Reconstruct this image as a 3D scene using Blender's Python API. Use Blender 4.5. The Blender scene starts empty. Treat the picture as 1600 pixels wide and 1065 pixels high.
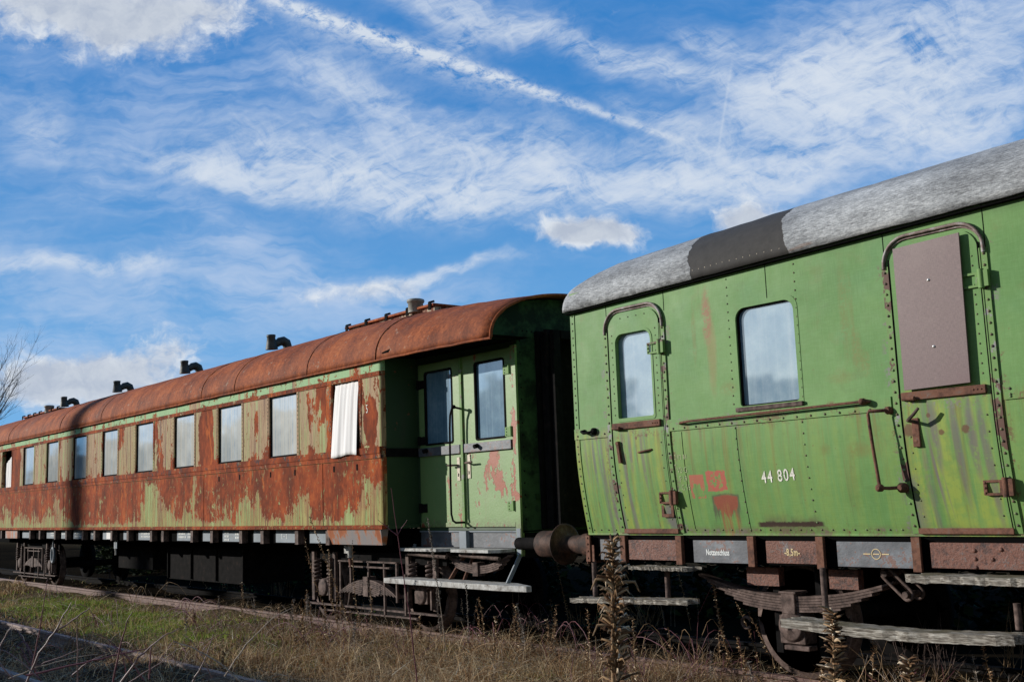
import bpy, bmesh, math, random
import numpy as np
from mathutils import Vector, Matrix
random.seed(7); np.random.seed(7)
C = bpy.context.scene.collection
PI = math.pi
# ------------------------------------------------------------------ camera
F = 1700.0
CAM = Vector((0, 0, 1.65))
FW = Vector((-0.76534842, 0.62761357, 0.14262893)).normalized()
RT = Vector((0.62967573, 0.77602703, -0.0359238)).normalized()
UP = RT.cross(FW).normalized()
cd = bpy.data.cameras.new('camera'); cam = bpy.data.objects.new('camera', cd); C.objects.link(cam)
cam.matrix_world = Matrix.Translation(CAM) @ Matrix((RT, UP, -FW)).transposed().to_4x4()
cd.sensor_width = 36; cd.lens = 36 * F / 1600; cd.clip_start = .05; cd.clip_end = 5000
cd.dof.use_dof = True; cd.dof.focus_distance = 11; cd.dof.aperture_fstop = 14
bpy.context.scene.camera = cam
def ray(px, py): return FW + RT * ((px - 800) / F) + UP * ((532.5 - py) / F)
def onY(px, py, y): v = ray(px, py); return CAM + v * (y / v.y)
def onZ(px, py, z): v = ray(px, py); return CAM + v * ((z - 1.65) / v.z)

# ------------------------------------------------------------------ node helpers
class Sk:
    def __init__(s, b, o): s.b = b; s.o = o
    def __add__(s, x): return s.b.m('ADD', s, x)
    def __radd__(s, x): return s.b.m('ADD', x, s)
    def __sub__(s, x): return s.b.m('SUBTRACT', s, x)
    def __rsub__(s, x): return s.b.m('SUBTRACT', x, s)
    def __mul__(s, x): return s.b.m('MULTIPLY', s, x)
    def __rmul__(s, x): return s.b.m('MULTIPLY', x, s)
    def __truediv__(s, x): return s.b.m('DIVIDE', s, x)
    def __neg__(s): return s.b.m('MULTIPLY', s, -1.0)
class B:
    def __init__(s, nt): s.nt = nt
    def put(s, sock, v):
        if isinstance(v, Sk): s.nt.links.new(v.o, sock)
        elif isinstance(v, (tuple, list)):
            sock.default_value = tuple(v) + (1.0,) if len(v) == 3 and len(sock.default_value) == 4 else tuple(v)
        else: sock.default_value = v
    def m(s, op, a, b=0.0, c=None):
        n = s.nt.nodes.new('ShaderNodeMath'); n.operation = op
        s.put(n.inputs[0], a); s.put(n.inputs[1], b)
        if c is not None: s.put(n.inputs[2], c)
        return Sk(s, n.outputs[0])
    def mx(s, a, b): return s.m('MAXIMUM', a, b)
    def mn(s, a, b): return s.m('MINIMUM', a, b)
    def ab(s, a): return s.m('ABSOLUTE', a)
    def pw(s, a, b): return s.m('POWER', a, b)
    def cl(s, a): return s.mn(s.mx(a, 0.0), 1.0)
    def vec(s, x, y, z):
        n = s.nt.nodes.new('ShaderNodeCombineXYZ')
        for i, v in enumerate((x, y, z)): s.put(n.inputs[i], v)
        return Sk(s, n.outputs[0])
    def sep(s, v):
        n = s.nt.nodes.new('ShaderNodeSeparateXYZ'); s.put(n.inputs[0], v)
        return [Sk(s, o) for o in n.outputs]
    def dot(s, v, k):
        n = s.nt.nodes.new('ShaderNodeVectorMath'); n.operation = 'DOT_PRODUCT'; s.put(n.inputs[0], v); s.put(n.inputs[1], k)
        return Sk(s, n.outputs['Value'])
    def obj(s, which='Object'):
        n = s.nt.nodes.new('ShaderNodeTexCoord'); return Sk(s, n.outputs[which])
    def noise(s, v, scale=1.0, detail=4, rough=.55, dist=0.0, col=False):
        n = s.nt.nodes.new('ShaderNodeTexNoise')
        s.put(n.inputs['Vector'], v); n.inputs['Scale'].default_value = scale
        n.inputs['Detail'].default_value = detail; n.inputs['Roughness'].default_value = rough; n.inputs['Distortion'].default_value = dist
        return Sk(s, n.outputs[1 if col else 0])
    def vor(s, v, scale=1.0, feat='F1', out='Distance'):
        n = s.nt.nodes.new('ShaderNodeTexVoronoi'); n.feature = feat
        s.put(n.inputs['Vector'], v); n.inputs['Scale'].default_value = scale
        return Sk(s, n.outputs[out])
    def ss(s, x, a, b, lo=0.0, hi=1.0):
        n = s.nt.nodes.new('ShaderNodeMapRange'); n.interpolation_type = 'SMOOTHSTEP'
        s.put(n.inputs[0], x); s.put(n.inputs[1], a); s.put(n.inputs[2], b); s.put(n.inputs[3], lo); s.put(n.inputs[4], hi)
        return Sk(s, n.outputs[0])
    def mix(s, f, a, b):
        n = s.nt.nodes.new('ShaderNodeMix'); n.data_type = 'RGBA'
        s.put(n.inputs[0], f); s.put(n.inputs[6], a); s.put(n.inputs[7], b)
        return Sk(s, n.outputs[2])
    def mul(s, a, b):
        n = s.nt.nodes.new('ShaderNodeMix'); n.data_type = 'RGBA'; n.blend_type = 'MULTIPLY'
        n.inputs[0].default_value = 1; s.put(n.inputs[6], a); s.put(n.inputs[7], b)
        return Sk(s, n.outputs[2])
    def ramp(s, f, stops):
        n = s.nt.nodes.new('ShaderNodeValToRGB'); e = n.color_ramp.elements
        while len(e) < len(stops): e.new(.5)
        for el, (p, c) in zip(e, stops): el.position = p; el.color = tuple(c) + (1.0,)
        s.put(n.inputs[0], f); return Sk(s, n.outputs[0])
    def bump(s, h, strength=.5, dist=.01):
        n = s.nt.nodes.new('ShaderNodeBump'); s.put(n.inputs['Height'], h)
        n.inputs['Strength'].default_value = strength; n.inputs['Distance'].default_value = dist
        return Sk(s, n.outputs[0])
    def island(s):
        n = s.nt.nodes.new('ShaderNodeNewGeometry'); return Sk(s, n.outputs['Random Per Island'])
    def ell(s, x, z, cx, cz, rx, rz, soft=.5, w=0.0):
        dx = (x - cx) / rx; dz = (z - cz) / rz
        return s.ss(dx * dx + dz * dz + w, 1.0 + soft, 1.0 - soft)
    def box(s, x, z, x0, x1, z0, z1, e=.02):
        return s.ss(x, x0 - e, x0 + e) * s.ss(x, x1 + e, x1 - e) * s.ss(z, z0 - e, z0 + e) * s.ss(z, z1 + e, z1 - e)
def material(name, fn, rough=.6, spec=.4, metal=0.0):
    m = bpy.data.materials.new(name); m.use_nodes = True
    nt = m.node_tree; p = nt.nodes['Principled BSDF']; b = B(nt)
    p.inputs['Roughness'].default_value = rough; p.inputs['Specular IOR Level'].default_value = spec; p.inputs['Metallic'].default_value = metal
    r = fn(b, p)
    if isinstance(r, Sk) or isinstance(r, tuple): b.put(p.inputs['Base Color'], r)
    return m
def setin(b, p, name, v): b.put(p.inputs[name], v)

M = {}
RUST_A, RUST_B, RUST_C = (.15, .037, .017), (.29, .064, .023), (.50, .145, .038)
def rust_col(b, v, s=1.0):
    n1 = b.noise(v, 3.0 * s, 6, .65); n2 = b.noise(v, 14 * s, 5, .7)
    return b.ramp(n1 * .6 + n2 * .4, [(.3, (.085, .032, .022)), (.44, RUST_A), (.56, RUST_B), (.72, RUST_C)])

# --- brown carriage side
def f_w1side(b, p):
    v = b.obj(); x, y, z = b.sep(v)
    fine = b.noise(v, 38, 4, .7); mid = b.noise(v, 7, 5, .65)
    st = b.noise(b.vec(x * 9.0, y, z * .35), 1.0, 5, .62)
    st2 = b.noise(b.vec(x * 27.0, y, z * .5), 1.0, 4, .68)
    st3 = b.noise(b.vec(x * 52.0, y, z * .6), 1.0, 3, .6)
    strp = b.cl((st * .36 + st2 * .44 + st3 * .2 - .5) * 2.3 + .5)
    stripe = b.ramp(strp, [(.26, (.09, .042, .02)), (.40, (.24, .14, .05)), (.46, (.38, .30, .11)), (.51, (.27, .29, .09)), (.56, (.16, .095, .04)), (.61, (.22, .31, .10)), (.70, (.34, .36, .15)), (.82, (.24, .36, .14))])
    # upper panels: beige flutes ; lower: greener
    low = b.ss(z, 2.2, 2.26, 1.0, 0.0)
    beige = b.ramp(strp, [(.26, (.11, .048, .027)), (.40, (.27, .155, .08)), (.46, (.44, .31, .17)), (.51, (.19, .105, .055)), (.57, (.40, .29, .15)), (.63, (.20, .28, .09)), (.70, (.36, .30, .16)), (.82, (.24, .34, .13))])
    pan = b.noise(b.vec(x * .55, 0.0, 0.0), 1.0, 1, .5)
    paint = b.mix(b.cl(low + b.ss(pan, .52, .6) * .5), beige, stripe)
    # top strip: clean pale green blocks
    top = b.ss(z, 3.352, 3.358)
    blk = b.ss(b.noise(b.vec(x * 1.7, 3.0, 0.0), 1.0, 2, .6), .43, .45)
    gcol = b.mix(b.noise(v, 5, 4, .6), (.22, .38, .18), (.30, .46, .24))
    paint = b.mix(top * blk, paint, gcol)
    # rust mask
    t = (z - 1.325) / .93
    big = b.noise(b.vec(x * .95, y, z * .7), 1.0, 5, .6, .4)
    teeth = b.noise(b.vec(x * 10.5, y, z * .55), 1.0, 5, .66, .15)
    iso = b.noise(b.vec(x * 3.4, y + 3.0, z * 2.0), 1.0, 6, .68, .3)
    fine2 = b.noise(b.vec(x * 24, 4.0, z * 9), 1.0, 4, .7)
    e = (fine - .5) * .16 + (mid - .5) * .3 + (fine2 - .5) * .25
    midx = b.ell(x, z, -13.3, 1.9, 1.5, .5, .6) * .05 + b.ell(x, z, -19.0, 1.9, 1.6, .6, .6) * -.04
    mlow = (big - .5) * 1.75 + (teeth - .5) * .95 + (iso - .5) * 1.55 + (t - .255) * .72 + e * 2.1 + midx
    mlow = mlow - b.ss(t, .20, .02) * .30 - b.ell(x, z, -12.2, 1.7, .40, .6, .5) * .40 - b.ell(x, z, -17.2, 1.85, .28, .3, .9) * .35 - b.ell(x, z, -14.1, 1.55, .4, .25, .9) * .3
    rl = b.ss(mlow, -.004, .008) * low
    up = b.noise(b.vec(x * 2.2, 4.0, z * .9), 1.0, 5, .66)
    mup = (up - .575) * 1.4 + (iso - .5) * .6 + (teeth - .5) * .5 + e * 1.2 + b.ell(x, z, -17.45, 2.85, .3, .6, .7) * .42 + b.ell(x, z, -28.9, 2.85, .36, .9, .6) * .6 + b.ell(x, z, -12.25, 2.72, .16, .3, .7) * .32 + b.ell(x, z, -13.75, 3.0, .3, .35, .9) * .2 + b.ell(x, z, -15.6, 2.9, .1, .25, .7) * .25 + b.ell(x, z, -23.0, 2.9, .12, .3, .7) * .3 + b.ss(z, 2.55, 2.36) * .12
    ru = b.ss(mup, -.005, .012) * (1 - low) * (1 - top)
    rt_ = b.ss((mid - .5) + (fine - .5) * .5 + (up - .5) * .7, .1, .115) * top
    belt = b.box(x, z, -60, 0, 2.225, 2.372, .004); ub = b.box(x, z, -60, 0, 3.296, 3.356, .004); lip = b.ss(z, 1.372, 1.365)
    rb = b.cl(belt + ub + lip) * b.ss(mid + (fine - .5) * .4, .36, .40)
    rust = b.cl(b.mx(b.mx(rl, ru), b.mx(rt_, rb)))
    spots = b.cl(b.ss(b.noise(b.vec(x, 9.0, z), 22, 3, .6), .665, .68) + b.ss(b.noise(b.vec(x * 18, 9.0, z * 5), 1.0, 5, .74), .63, .65))
    rust = b.mx(rust, spots * (1 - top * .6))
    chips = b.cl(b.ss(b.noise(b.vec(x * 9, 5.0, z * 6), 1.0, 5, .75), .605, .62) + b.ss(b.noise(b.vec(x * 20, 8.0, z * 2.6), 1.0, 5, .74), .60, .615) + b.ss(b.noise(b.vec(x * 46, 3.0, z * 9), 1.0, 3, .7), .655, .67)) * low   # paint islands left in the rust
    rust = rust * (1 - chips)
    rv = b.vec(x, y, z * .55)
    rc = rust_col(b, rv)
    rc = b.mix(b.ss(b.noise(b.vec(x * 4.0, 2.0, z * .5), 1.0, 4, .6), .5, .75) * .55, rc, (.13, .038, .022))
    rc = b.mix(b.ss(b.noise(b.vec(x * 3.2, 7.0, z * .8), 1.0, 6, .7), .585, .63) * .8, rc, (.44, .115, .03))
    edge = b.ss(mlow, -.05, -.008) * b.ss(mlow, .03, .0) * low + b.ss(mup, -.04, -.01) * b.ss(mup, .03, 0.0) * (1 - low) * (1 - top)
    wash = b.ss(mlow, -.30, -.02) * low * b.ss(strp, .62, .40)
    paint = b.mix(wash * .75, paint, (.25, .10, .045))
    dirt = b.ss(strp, .36, .26) * (1 - top)
    paint = b.mix(dirt * .7, paint, (.07, .04, .028))
    paint = b.mix(b.cl(edge) * .5, paint, (.38, .27, .15))
    col = b.mix(rust, paint, rc)
    drk = b.cl(belt + ub * .6) * b.ss(b.noise(v, 6.0, 5, .7), .56, .6)
    col = b.mix(drk * .85, col, (.055, .05, .052))
    grime = b.ss(b.noise(b.vec(x * 5.0, 1.0, z * .45), 1.0, 5, .6), .54, .72)
    col = b.mix(grime * .22, col, (.075, .045, .03))
    h = (1 - rust) * .5 + fine * .4 + b.noise(b.vec(x * 34.0, y, z * .8), 1.0, 2, .6) * .35 + b.noise(v, 1.3, 2, .5) * 4.0
    setin(b, p, 'Normal', b.bump(h, .6, .006))
    setin(b, p, 'Roughness', rust * .3 + .55)
    return col
M['w1side'] = material('peeling_carriage_paint', f_w1side, .7, .08)

def f_w1roof(b, p):
    v = b.obj(); x, y, z = b.sep(v)
    n = b.noise(v, 2.0, 6, .65); f = b.noise(v, 26, 5, .7); s = b.noise(b.vec(x * 6.0, y * .8, z * .8), 1.0, 5, .65)
    col = b.ramp(b.cl((n * .4 + f * .35 + s * .25 - .5) * 1.35 + .5), [(.30, (.06, .022, .014)), (.44, (.19, .054, .024)), (.55, (.33, .093, .034)), (.7, (.50, .17, .06))])
    pur = b.ss(b.noise(b.vec(x * .8, y, z * 1.4), 1.0, 5, .6), .46, .64)
    col = b.mix(pur * .32, col, (.15, .07, .052))
    pale = b.ss(b.noise(v, 8.5, 6, .78), .60, .65) * b.ss(z, 4.2, 3.7) * b.ss(z, 3.52, 3.62)
    col = b.mix(pale * .6, col, (.40, .33, .25))
    dk = b.ss(b.noise(b.vec(x * .45, 3.0, z * .2), 1.0, 3, .5), .58, .68) * b.ss(x, -18, -21)
    col = b.mix(dk * .45, col, (.09, .05, .045))
    og = b.ss(b.noise(b.vec(x * .9, 6.0, z), 1.0, 4, .6), .55, .7) * b.ss(x, -13.5, -12.0)
    col = b.mix(og * .5, col, (.42, .12, .04))
    setin(b, p, 'Normal', b.bump(f * .5 + b.noise(v, 1.6, 3, .5) * 2.5, .55, .008))
    return col
M['w1roof'] = material('rusty_roof_sheet', f_w1roof, .75, .08)

def f_rust(b, p):
    v = b.obj(); n = b.noise(v, 6, 6, .72); f = b.noise(v, 40, 4, .7)
    c = b.ramp(n * .65 + f * .35, [(.34, (.04, .026, .022)), (.45, (.105, .052, .037)), (.54, (.175, .082, .053)), (.62, (.15, .095, .075)), (.70, (.28, .25, .23))])
    setin(b, p, 'Normal', b.bump(f, .5, .004))
    return c
M['rust'] = material('rusty_iron', f_rust, .75, .12)
def f_brown(b, p):
    v = b.obj(); n = b.noise(v, 12, 5, .7)
    setin(b, p, 'Normal', b.bump(b.noise(v, 60, 4, .7), .4, .003))
    return b.ramp(n, [(.34, (.03, .021, .018)), (.5, (.095, .064, .054)), (.66, (.17, .122, .105))])
M['brown'] = material('brown_grimy_steel', f_brown, .8, .25)
def f_buf(b, p):
    v = b.obj(); n = b.noise(v, 6, 6, .7); setin(b, p, 'Normal', b.bump(n, .5, .005))
    return b.ramp(n, [(.33, (.012, .009, .008)), (.46, (.036, .021, .016)), (.58, (.085, .045, .032)), (.72, (.13, .105, .092))])
M['buf'] = material('scuffed_buffer_steel', f_buf, .7, .2)  # tone lowered to carry the shade on the buffer plate
def f_dark(b, p):
    v = b.obj(); n = b.noise(v, 9, 4, .7)
    setin(b, p, 'Normal', b.bump(b.noise(v, 50, 4, .7), .4, .003))
    return b.ramp(n, [(.3, (.006, .006, .006)), (.6, (.013, .012, .012)), (.75, (.035, .022, .018))])
M['dark'] = material('blackened_iron', f_dark, .85, .03)
M['vent'] = material('black_vent_paint', lambda b, p: b.ramp(b.noise(b.obj(), 9, 4, .6), [(.3, (.018, .024, .025)), (.7, (.055, .066, .062))]), .6, .4)
M['inside'] = material('near_black_fill', lambda b, p: (.004, .004, .004), .95, .02)  # near-black fill for painted-in shade, joints and undersides
def f_cream(b, p):
    v = b.obj(); return b.mix(b.ss(b.noise(v, 10, 5, .7), .46, .56), (.45, .38, .28), (.17, .06, .035))
M['cream'] = material('flaking_cream_paint', f_cream, .8, .2)
M['pot'] = material('grey_zinc_pot', lambda b, p: b.ramp(b.noise(b.obj(), 12, 4, .6), [(.3, (.16, .16, .14)), (.7, (.32, .32, .28))]), .6, .4)

def f_w1green(b, p):
    v = b.obj(); x, y, z = b.sep(v)
    n = b.noise(v, 2.2, 5, .6)
    col = b.mix(n, (.018, .046, .018), (.028, .062, .026))
    d = b.ss(b.noise(b.vec(x * 7, y * 7, z * .7), 1.0, 5, .65), .56, .72)
    col = b.mix(d * .5, col, (.04, .045, .025))
    fl = b.ss(b.noise(v, 8, 5, .7), .66, .68)
    col = b.mix(fl, col, (.17, .06, .03))
    setin(b, p, 'Normal', b.bump(b.noise(v, 1.5, 2, .5) * 3 + fl, .4, .006))
    return col
M['w1green'] = material('old_shade_toned_green_paint', f_w1green, .5, .4)  # green darkened in colour to carry the shade of the recess
def f_endshade(b, p):
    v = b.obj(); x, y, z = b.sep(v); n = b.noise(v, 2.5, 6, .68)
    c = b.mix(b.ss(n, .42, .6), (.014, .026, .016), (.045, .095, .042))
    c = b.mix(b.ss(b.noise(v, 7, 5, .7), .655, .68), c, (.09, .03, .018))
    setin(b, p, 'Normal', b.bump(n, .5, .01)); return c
M['endshade'] = material('shade_toned_end_paint', f_endshade, .8, .15)  # green end paint darkened to carry the shade on that wall
def f_w1door(b, p):
    v = b.obj(); x, y, z = b.sep(v)
    fine = b.noise(v, 34, 5, .7); n = b.noise(v, 2.5, 5, .6)
    col = b.mix(n, (.14, .245, .08), (.20, .315, .115))
    st = b.ss(b.noise(b.vec(x * 12, y, z * .8), 1.0, 4, .6), .5, .75)
    col = b.mix(st * .35, col, (.19, .19, .085))
    pk = b.noise(b.vec(x * 5.2, 2.0, z * 2.6), 1.0, 6, .66)
    zone = b.ell(x, z, -10.26, 1.95, .30, .34, .8) * .135 + b.ell(x, z, -11.25, 1.75, .25, .5, .9) * .01 + b.ell(x, z, -9.95, 2.6, .05, .9, .8) * .10 + b.ell(x, z, -10.97, 2.6, .05, .9, .8) * .08
    mk = (pk - .612) + zone + (fine - .5) * .10
    r = b.ss(mk, .0, .012)
    edge = b.ss(mk, -.022, -.004) * (1 - r)
    rc = b.mix(b.noise(v, 20, 4, .7), (.34, .085, .03), (.24, .055, .025))
    col = b.mix(edge * .55, col, (.33, .32, .22))
    col = b.mix(r, col, rc)
    col = b.mix(b.ss(z, 1.45, 1.3) * b.ss(fine, .35, .6) * .6, col, (.10, .06, .035))
    setin(b, p, 'Normal', b.bump(fine * .5 - r * 1.0 + b.noise(v, 2, 2, .5) * 2, .6, .005))
    return col
M['w1door'] = material('blistered_green_door_paint', f_w1door, .5, .4)

def rr_streaks(b, x, z, sx, lo, hi, sd):
    return b.ss(b.noise(b.vec(x * sx, sd, z * .45), 1.0, 4, .6), lo, hi)
def f_w2side(b, p):
    v = b.obj(); x, y, z = b.sep(v)
    fine = b.noise(v, 42, 4, .7); n = b.noise(v, 1.1, 5, .6); n2 = b.noise(v, 5.5, 5, .65)
    col = b.mix(b.ss(n, .3, .7), (.100, .222, .062), (.142, .272, .082))
    low = b.ss(z, 2.34, 2.2)
    teal = b.ss(b.noise(b.vec(x, 3.0, z), 1.4, 3, .6), .52, .7)
    col = b.mix(teal * .28, col, (.09, .235, .105))
    wv = b.noise(b.vec(x * 90, 0.0, z * 8), 1.0, 2, .5) * .5 + b.noise(b.vec(x * 8, 5.0, z * 90), 1.0, 2, .5) * .5
    col = b.mix(b.ss(wv, .42, .62) * .16, col, (.20, .38, .15))
    mott0 = b.noise(v, 13.0, 6, .72)
    left = b.ss(x, -6.9, -7.15)
    d2 = b.box(x, z, -4.56, -3.78, 1.2, 2.36, .02)
    algae = b.cl(left * low * .95 + d2 * .95 + low * .3)
    yel = rr_streaks(b, x, z, 9, .40, .60, 1.0) * (.55 + .45 * b.ss(mott0, .38, .58))
    col = b.mix(algae * yel * .85, col, (.27, .33, .060))
    ys = rr_streaks(b, x, z, 13, .52, .70, 4.0) * b.ss(z, 1.3, 1.8) * low
    col = b.mix(ys * .55, col, (.20, .15, .04))
    rail = rr_streaks(b, x, z, 15, .50, .66, 11.0) * b.ss(z, 1.75, 2.2) * low
    col = b.mix(rail * .55, col, (.19, .135, .035))
    brn = rr_streaks(b, x, z, 16, .53, .68, 8.0) * b.ss(mott0, .34, .56) * b.cl(low * left + d2 * .8)
    col = b.mix(brn * .8, col, (.125, .075, .035))
    gs = b.ss(b.noise(b.vec(x * 8 + z * .8, 6.0, z * .25), 1.0, 4, .6), .545, .62) * b.cl(d2 * b.ss(x, -3.75, -4.0) * b.ss(z, 1.25, 1.7) + left * low * .75)
    col = b.mix(gs * .85, col, (.15, .125, .125))
    patch = b.ss(b.noise(v, 3.3, 4, .65), .56, .72)
    col = b.mix(patch * .22, col, (.17, .15, .05))
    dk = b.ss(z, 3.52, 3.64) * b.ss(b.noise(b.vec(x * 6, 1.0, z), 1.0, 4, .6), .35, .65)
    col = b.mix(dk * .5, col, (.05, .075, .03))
    fd = b.noise(b.vec(x * 26, 2.0, z * .7), 1.0, 5, .68)
    col = b.mix(b.ss(fd, .54, .72) * (.20 + low * .22), col, (.085, .11, .04))
    mott = b.noise(v, 9.0, 6, .72)
    col = b.mix(b.ss(mott, .56, .68) * .22, col, (.09, .15, .05))
    pale_ = b.ss(b.noise(b.vec(x * 3, 8.0, z * 1.2), 1.0, 6, .7), .56, .7)
    col = b.mix(pale_ * .30, col, (.19, .32, .12))
    wz = (b.noise(b.vec(x * 9, 3.0, z * 1.6), 1.0, 4, .65) - .5) * 2.2
    for cx, cz, rx, rz, k in ((-4.33, 2.02, .035, .26, .75), (-4.17, 1.9, .03, .38, .7), (-4.05, 1.98, .035, .30, .8), (-3.96, 1.78, .03, .42, .7), (-4.45, 1.6, .03, .3, .5), (-8.05, 1.98, .02, .26, .7), (-7.93, 1.9, .018, .32, .6), (-8.16, 2.0, .018, .2, .5), (-7.52, 2.05, .022, .2, .7), (-7.36, 1.95, .02, .28, .6), (-7.62, 1.9, .022, .34, .6), (-7.15, 1.45, .05, .12, .6)):
        col = b.mix(b.ell(x - (z - 2.2) * -.05, z, cx, cz, rx, rz, .9, wz) * b.ss(mott0, .30, .52) * k, col, (.135, .115, .12))
    for cx, cz, r_ in ((-4.27, 2.02, .022), (-4.08, 2.03, .03), (-4.36, 2.15, .018), (-7.42, 2.18, .016), (-7.28, 2.2, .016), (-7.72, 1.72, .02), (-4.53, 2.05, .05)):
        col = b.mix(b.ell(x, z, cx, cz, r_, r_, .5, (fine - .5) * 2.0) * .85, col, (.12, .05, .03))
    # rain runs of rust with their own shapes
    w = (n2 - .5) * 2.6 + (fine - .5) * 1.2
    r1 = b.ell(x, z, -6.46, 3.22, .055, .24, .75, w * 1.4) * b.ss(fine * .5 + n2 * .5, .40, .54) * .9
    r1b = b.ell(x, z, -6.42, 2.9, .05, .35, .9, w) * .55
    col = b.mix(r1b, col, (.24, .17, .06))
    col = b.mix(r1, col, (.27, .125, .07))
    for cx, cz, rx, rz, k in ((-5.02, 3.05, .045, .4, .33), (-4.95, 3.0, .02, .35, .3), (-4.93, 2.72, .05, .16, .42), (-4.86, 2.62, .04, .1, .4), (-6.25, 2.55, .09, .06, .4), (-5.1, 2.52, .12, .05, .3), (-4.98, 1.93, .12, .06, .45), (-4.83, 2.02, .06, .15, .32), (-6.62, 3.1, .025, .3, .4), (-5.3, 1.95, .05, .05, .35)):
        col = b.mix(b.ell(x, z, cx, cz, rx, rz, .9, w * 1.6) * b.ss(fine * .5 + n2 * .5, .40, .56) * k * 1.15, col, (.185, .15, .04))
    sm_ = b.cl(b.box(x, z, -7.86, -7.77, 1.3, 3.3, .03) + b.box(x, z, -7.02, -6.93, 1.3, 3.3, .03) + b.box(x, z, -4.69, -4.60, 1.3, 3.35, .03) + b.box(x, z, -3.83, -3.74, 1.3, 3.4, .03) + b.box(x, z, -60.0, 10.0, 2.19, 2.33, .015) * .8 + b.box(x, z, -60.0, 10.0, 1.25, 1.31, .02))
    chip = b.ss(n2 * .55 + fine * .45, .53, .57) * sm_
    col = b.mix(chip * .85, col, b.mix(b.ss(n, .42, .55), (.20, .19, .18), (.14, .065, .04)))
    drop = b.ss(b.noise(b.vec(x * 20, 6.0, z * 1.1), 1.0, 4, .6), .56, .68) * b.ss(z, 1.95, 2.2) * b.ss(z, 2.33, 2.2) * b.ss(mott0, .36, .54)
    col = b.mix(drop * .6, col, (.15, .085, .035))
    # faded red stencils
    sc = b.noise(b.vec(x * 24, 2.0, z * 9), 1.0, 4, .7)
    q1 = b.box(x, z, -6.81, -6.64, 1.585, 1.80, .006) * b.ss(sc + b.ss(z, 1.66, 1.78) * .15 - b.box(x, z, -6.77, -6.69, 1.60, 1.72, .006) * .1, .46, .53)
    xr = x + (n2 - .5) * .10; zr = z + (n2 - .5) * .07
    q2 = b.box(xr, zr, -6.61, -6.385, 1.645, 1.825, .006) * b.ss(b.noise(b.vec(x * 1.2, 7.0, z), 20, 4, .75) - b.box(x, z, -6.55, -6.44, 1.68, 1.80, .02) * .10 + .03, .40, .47)
    col = b.mix(b.cl(q1 * .85 + q2 * .95), col, (.40, .095, .07))
    # rust shield below the stencils with dark rim and runs
    ax_ = b.ab(x + 6.42 + (n2 - .5) * .05)
    comb = (b.noise(b.vec(x * 24, 1.0, z * 1.5), 1.0, 4, .65) - .5)
    up_e = b.ss(z + (n2 - .5) * .05 + ax_ * ax_ * .7, 1.615, 1.598)
    body = b.ss(ax_, .145, .128) * up_e * b.ss(z + comb * .34 - ax_ * .75, 1.40, 1.425)
    rim = b.ss(ax_, .165, .145) * b.ss(z + (n2 - .5) * .05 + ax_ * ax_ * .7, 1.632, 1.614) * b.ss(z + comb * .5 + ax_ * .3, 1.40, 1.50) * b.ss(fine * .5 + n2 * .5, .36, .5)
    col = b.mix(rim * .75, col, (.075, .062, .045))
    col = b.mix(body, col, b.mix(fine, (.19, .052, .030), (.29, .085, .045)))
    runs = rr_streaks(b, x, z, 30, .40, .56, 3.0) * b.ell(x, z, -6.41, 1.38, .11, .16, .5)
    col = b.mix(runs * .8, col, (.25, .115, .045))
    # rusted-through line near the sill
    ln = b.ab(z - 1.345 - (n2 - .5) * .035) / .022
    lm = b.ss(ln + (fine - .5) * 1.2, 1.3, .6) * b.ss(x, -6.13, -6.08) * b.ss(x, -5.42, -5.46)
    lg = b.ss(ln, 4.5, .6) * b.ss(x, -6.15, -5.9) * b.ss(x, -5.4, -5.55)
    col = b.mix(lg * b.ss(n2, .3, .6) * .65, col, (.10, .085, .05))
    col = b.mix(lm, col, (.04, .022, .016))
    # grime above the bottom flange and rust on it, bare metal by the doors
    col = b.mix(b.ss(z, 1.36, 1.28) * b.ss(n2, .42, .6) * .5, col, (.12, .085, .04))
    dm = b.cl(b.box(x, z, -7.16, -7.0, 1.3, 1.55, .05) + b.box(x, z, -7.86, -7.72, 1.3, 1.8, .06) + b.box(x, z, -4.66, -4.5, 1.3, 1.7, .06) * .8) * b.ss(n2 + (fine - .5) * .4, .40, .5)
    col = b.mix(dm * .8, col, (.14, .125, .125))
    nick = b.ss(b.noise(b.vec(x, 1.0, z), 30, 3, .6), .705, .725)
    col = b.mix(nick * .8, col, (.16, .075, .04))
    setin(b, p, 'Normal', b.bump(b.noise(v, 1.7, 2, .5) * 3.0 + fine * .12 + n2 * .25, .45, .006))
    setin(b, p, 'Roughness', .46 + n2 * .22)
    return col
M['w2side'] = material('weathered_green_paint', f_w2side, .55, .22)

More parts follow.
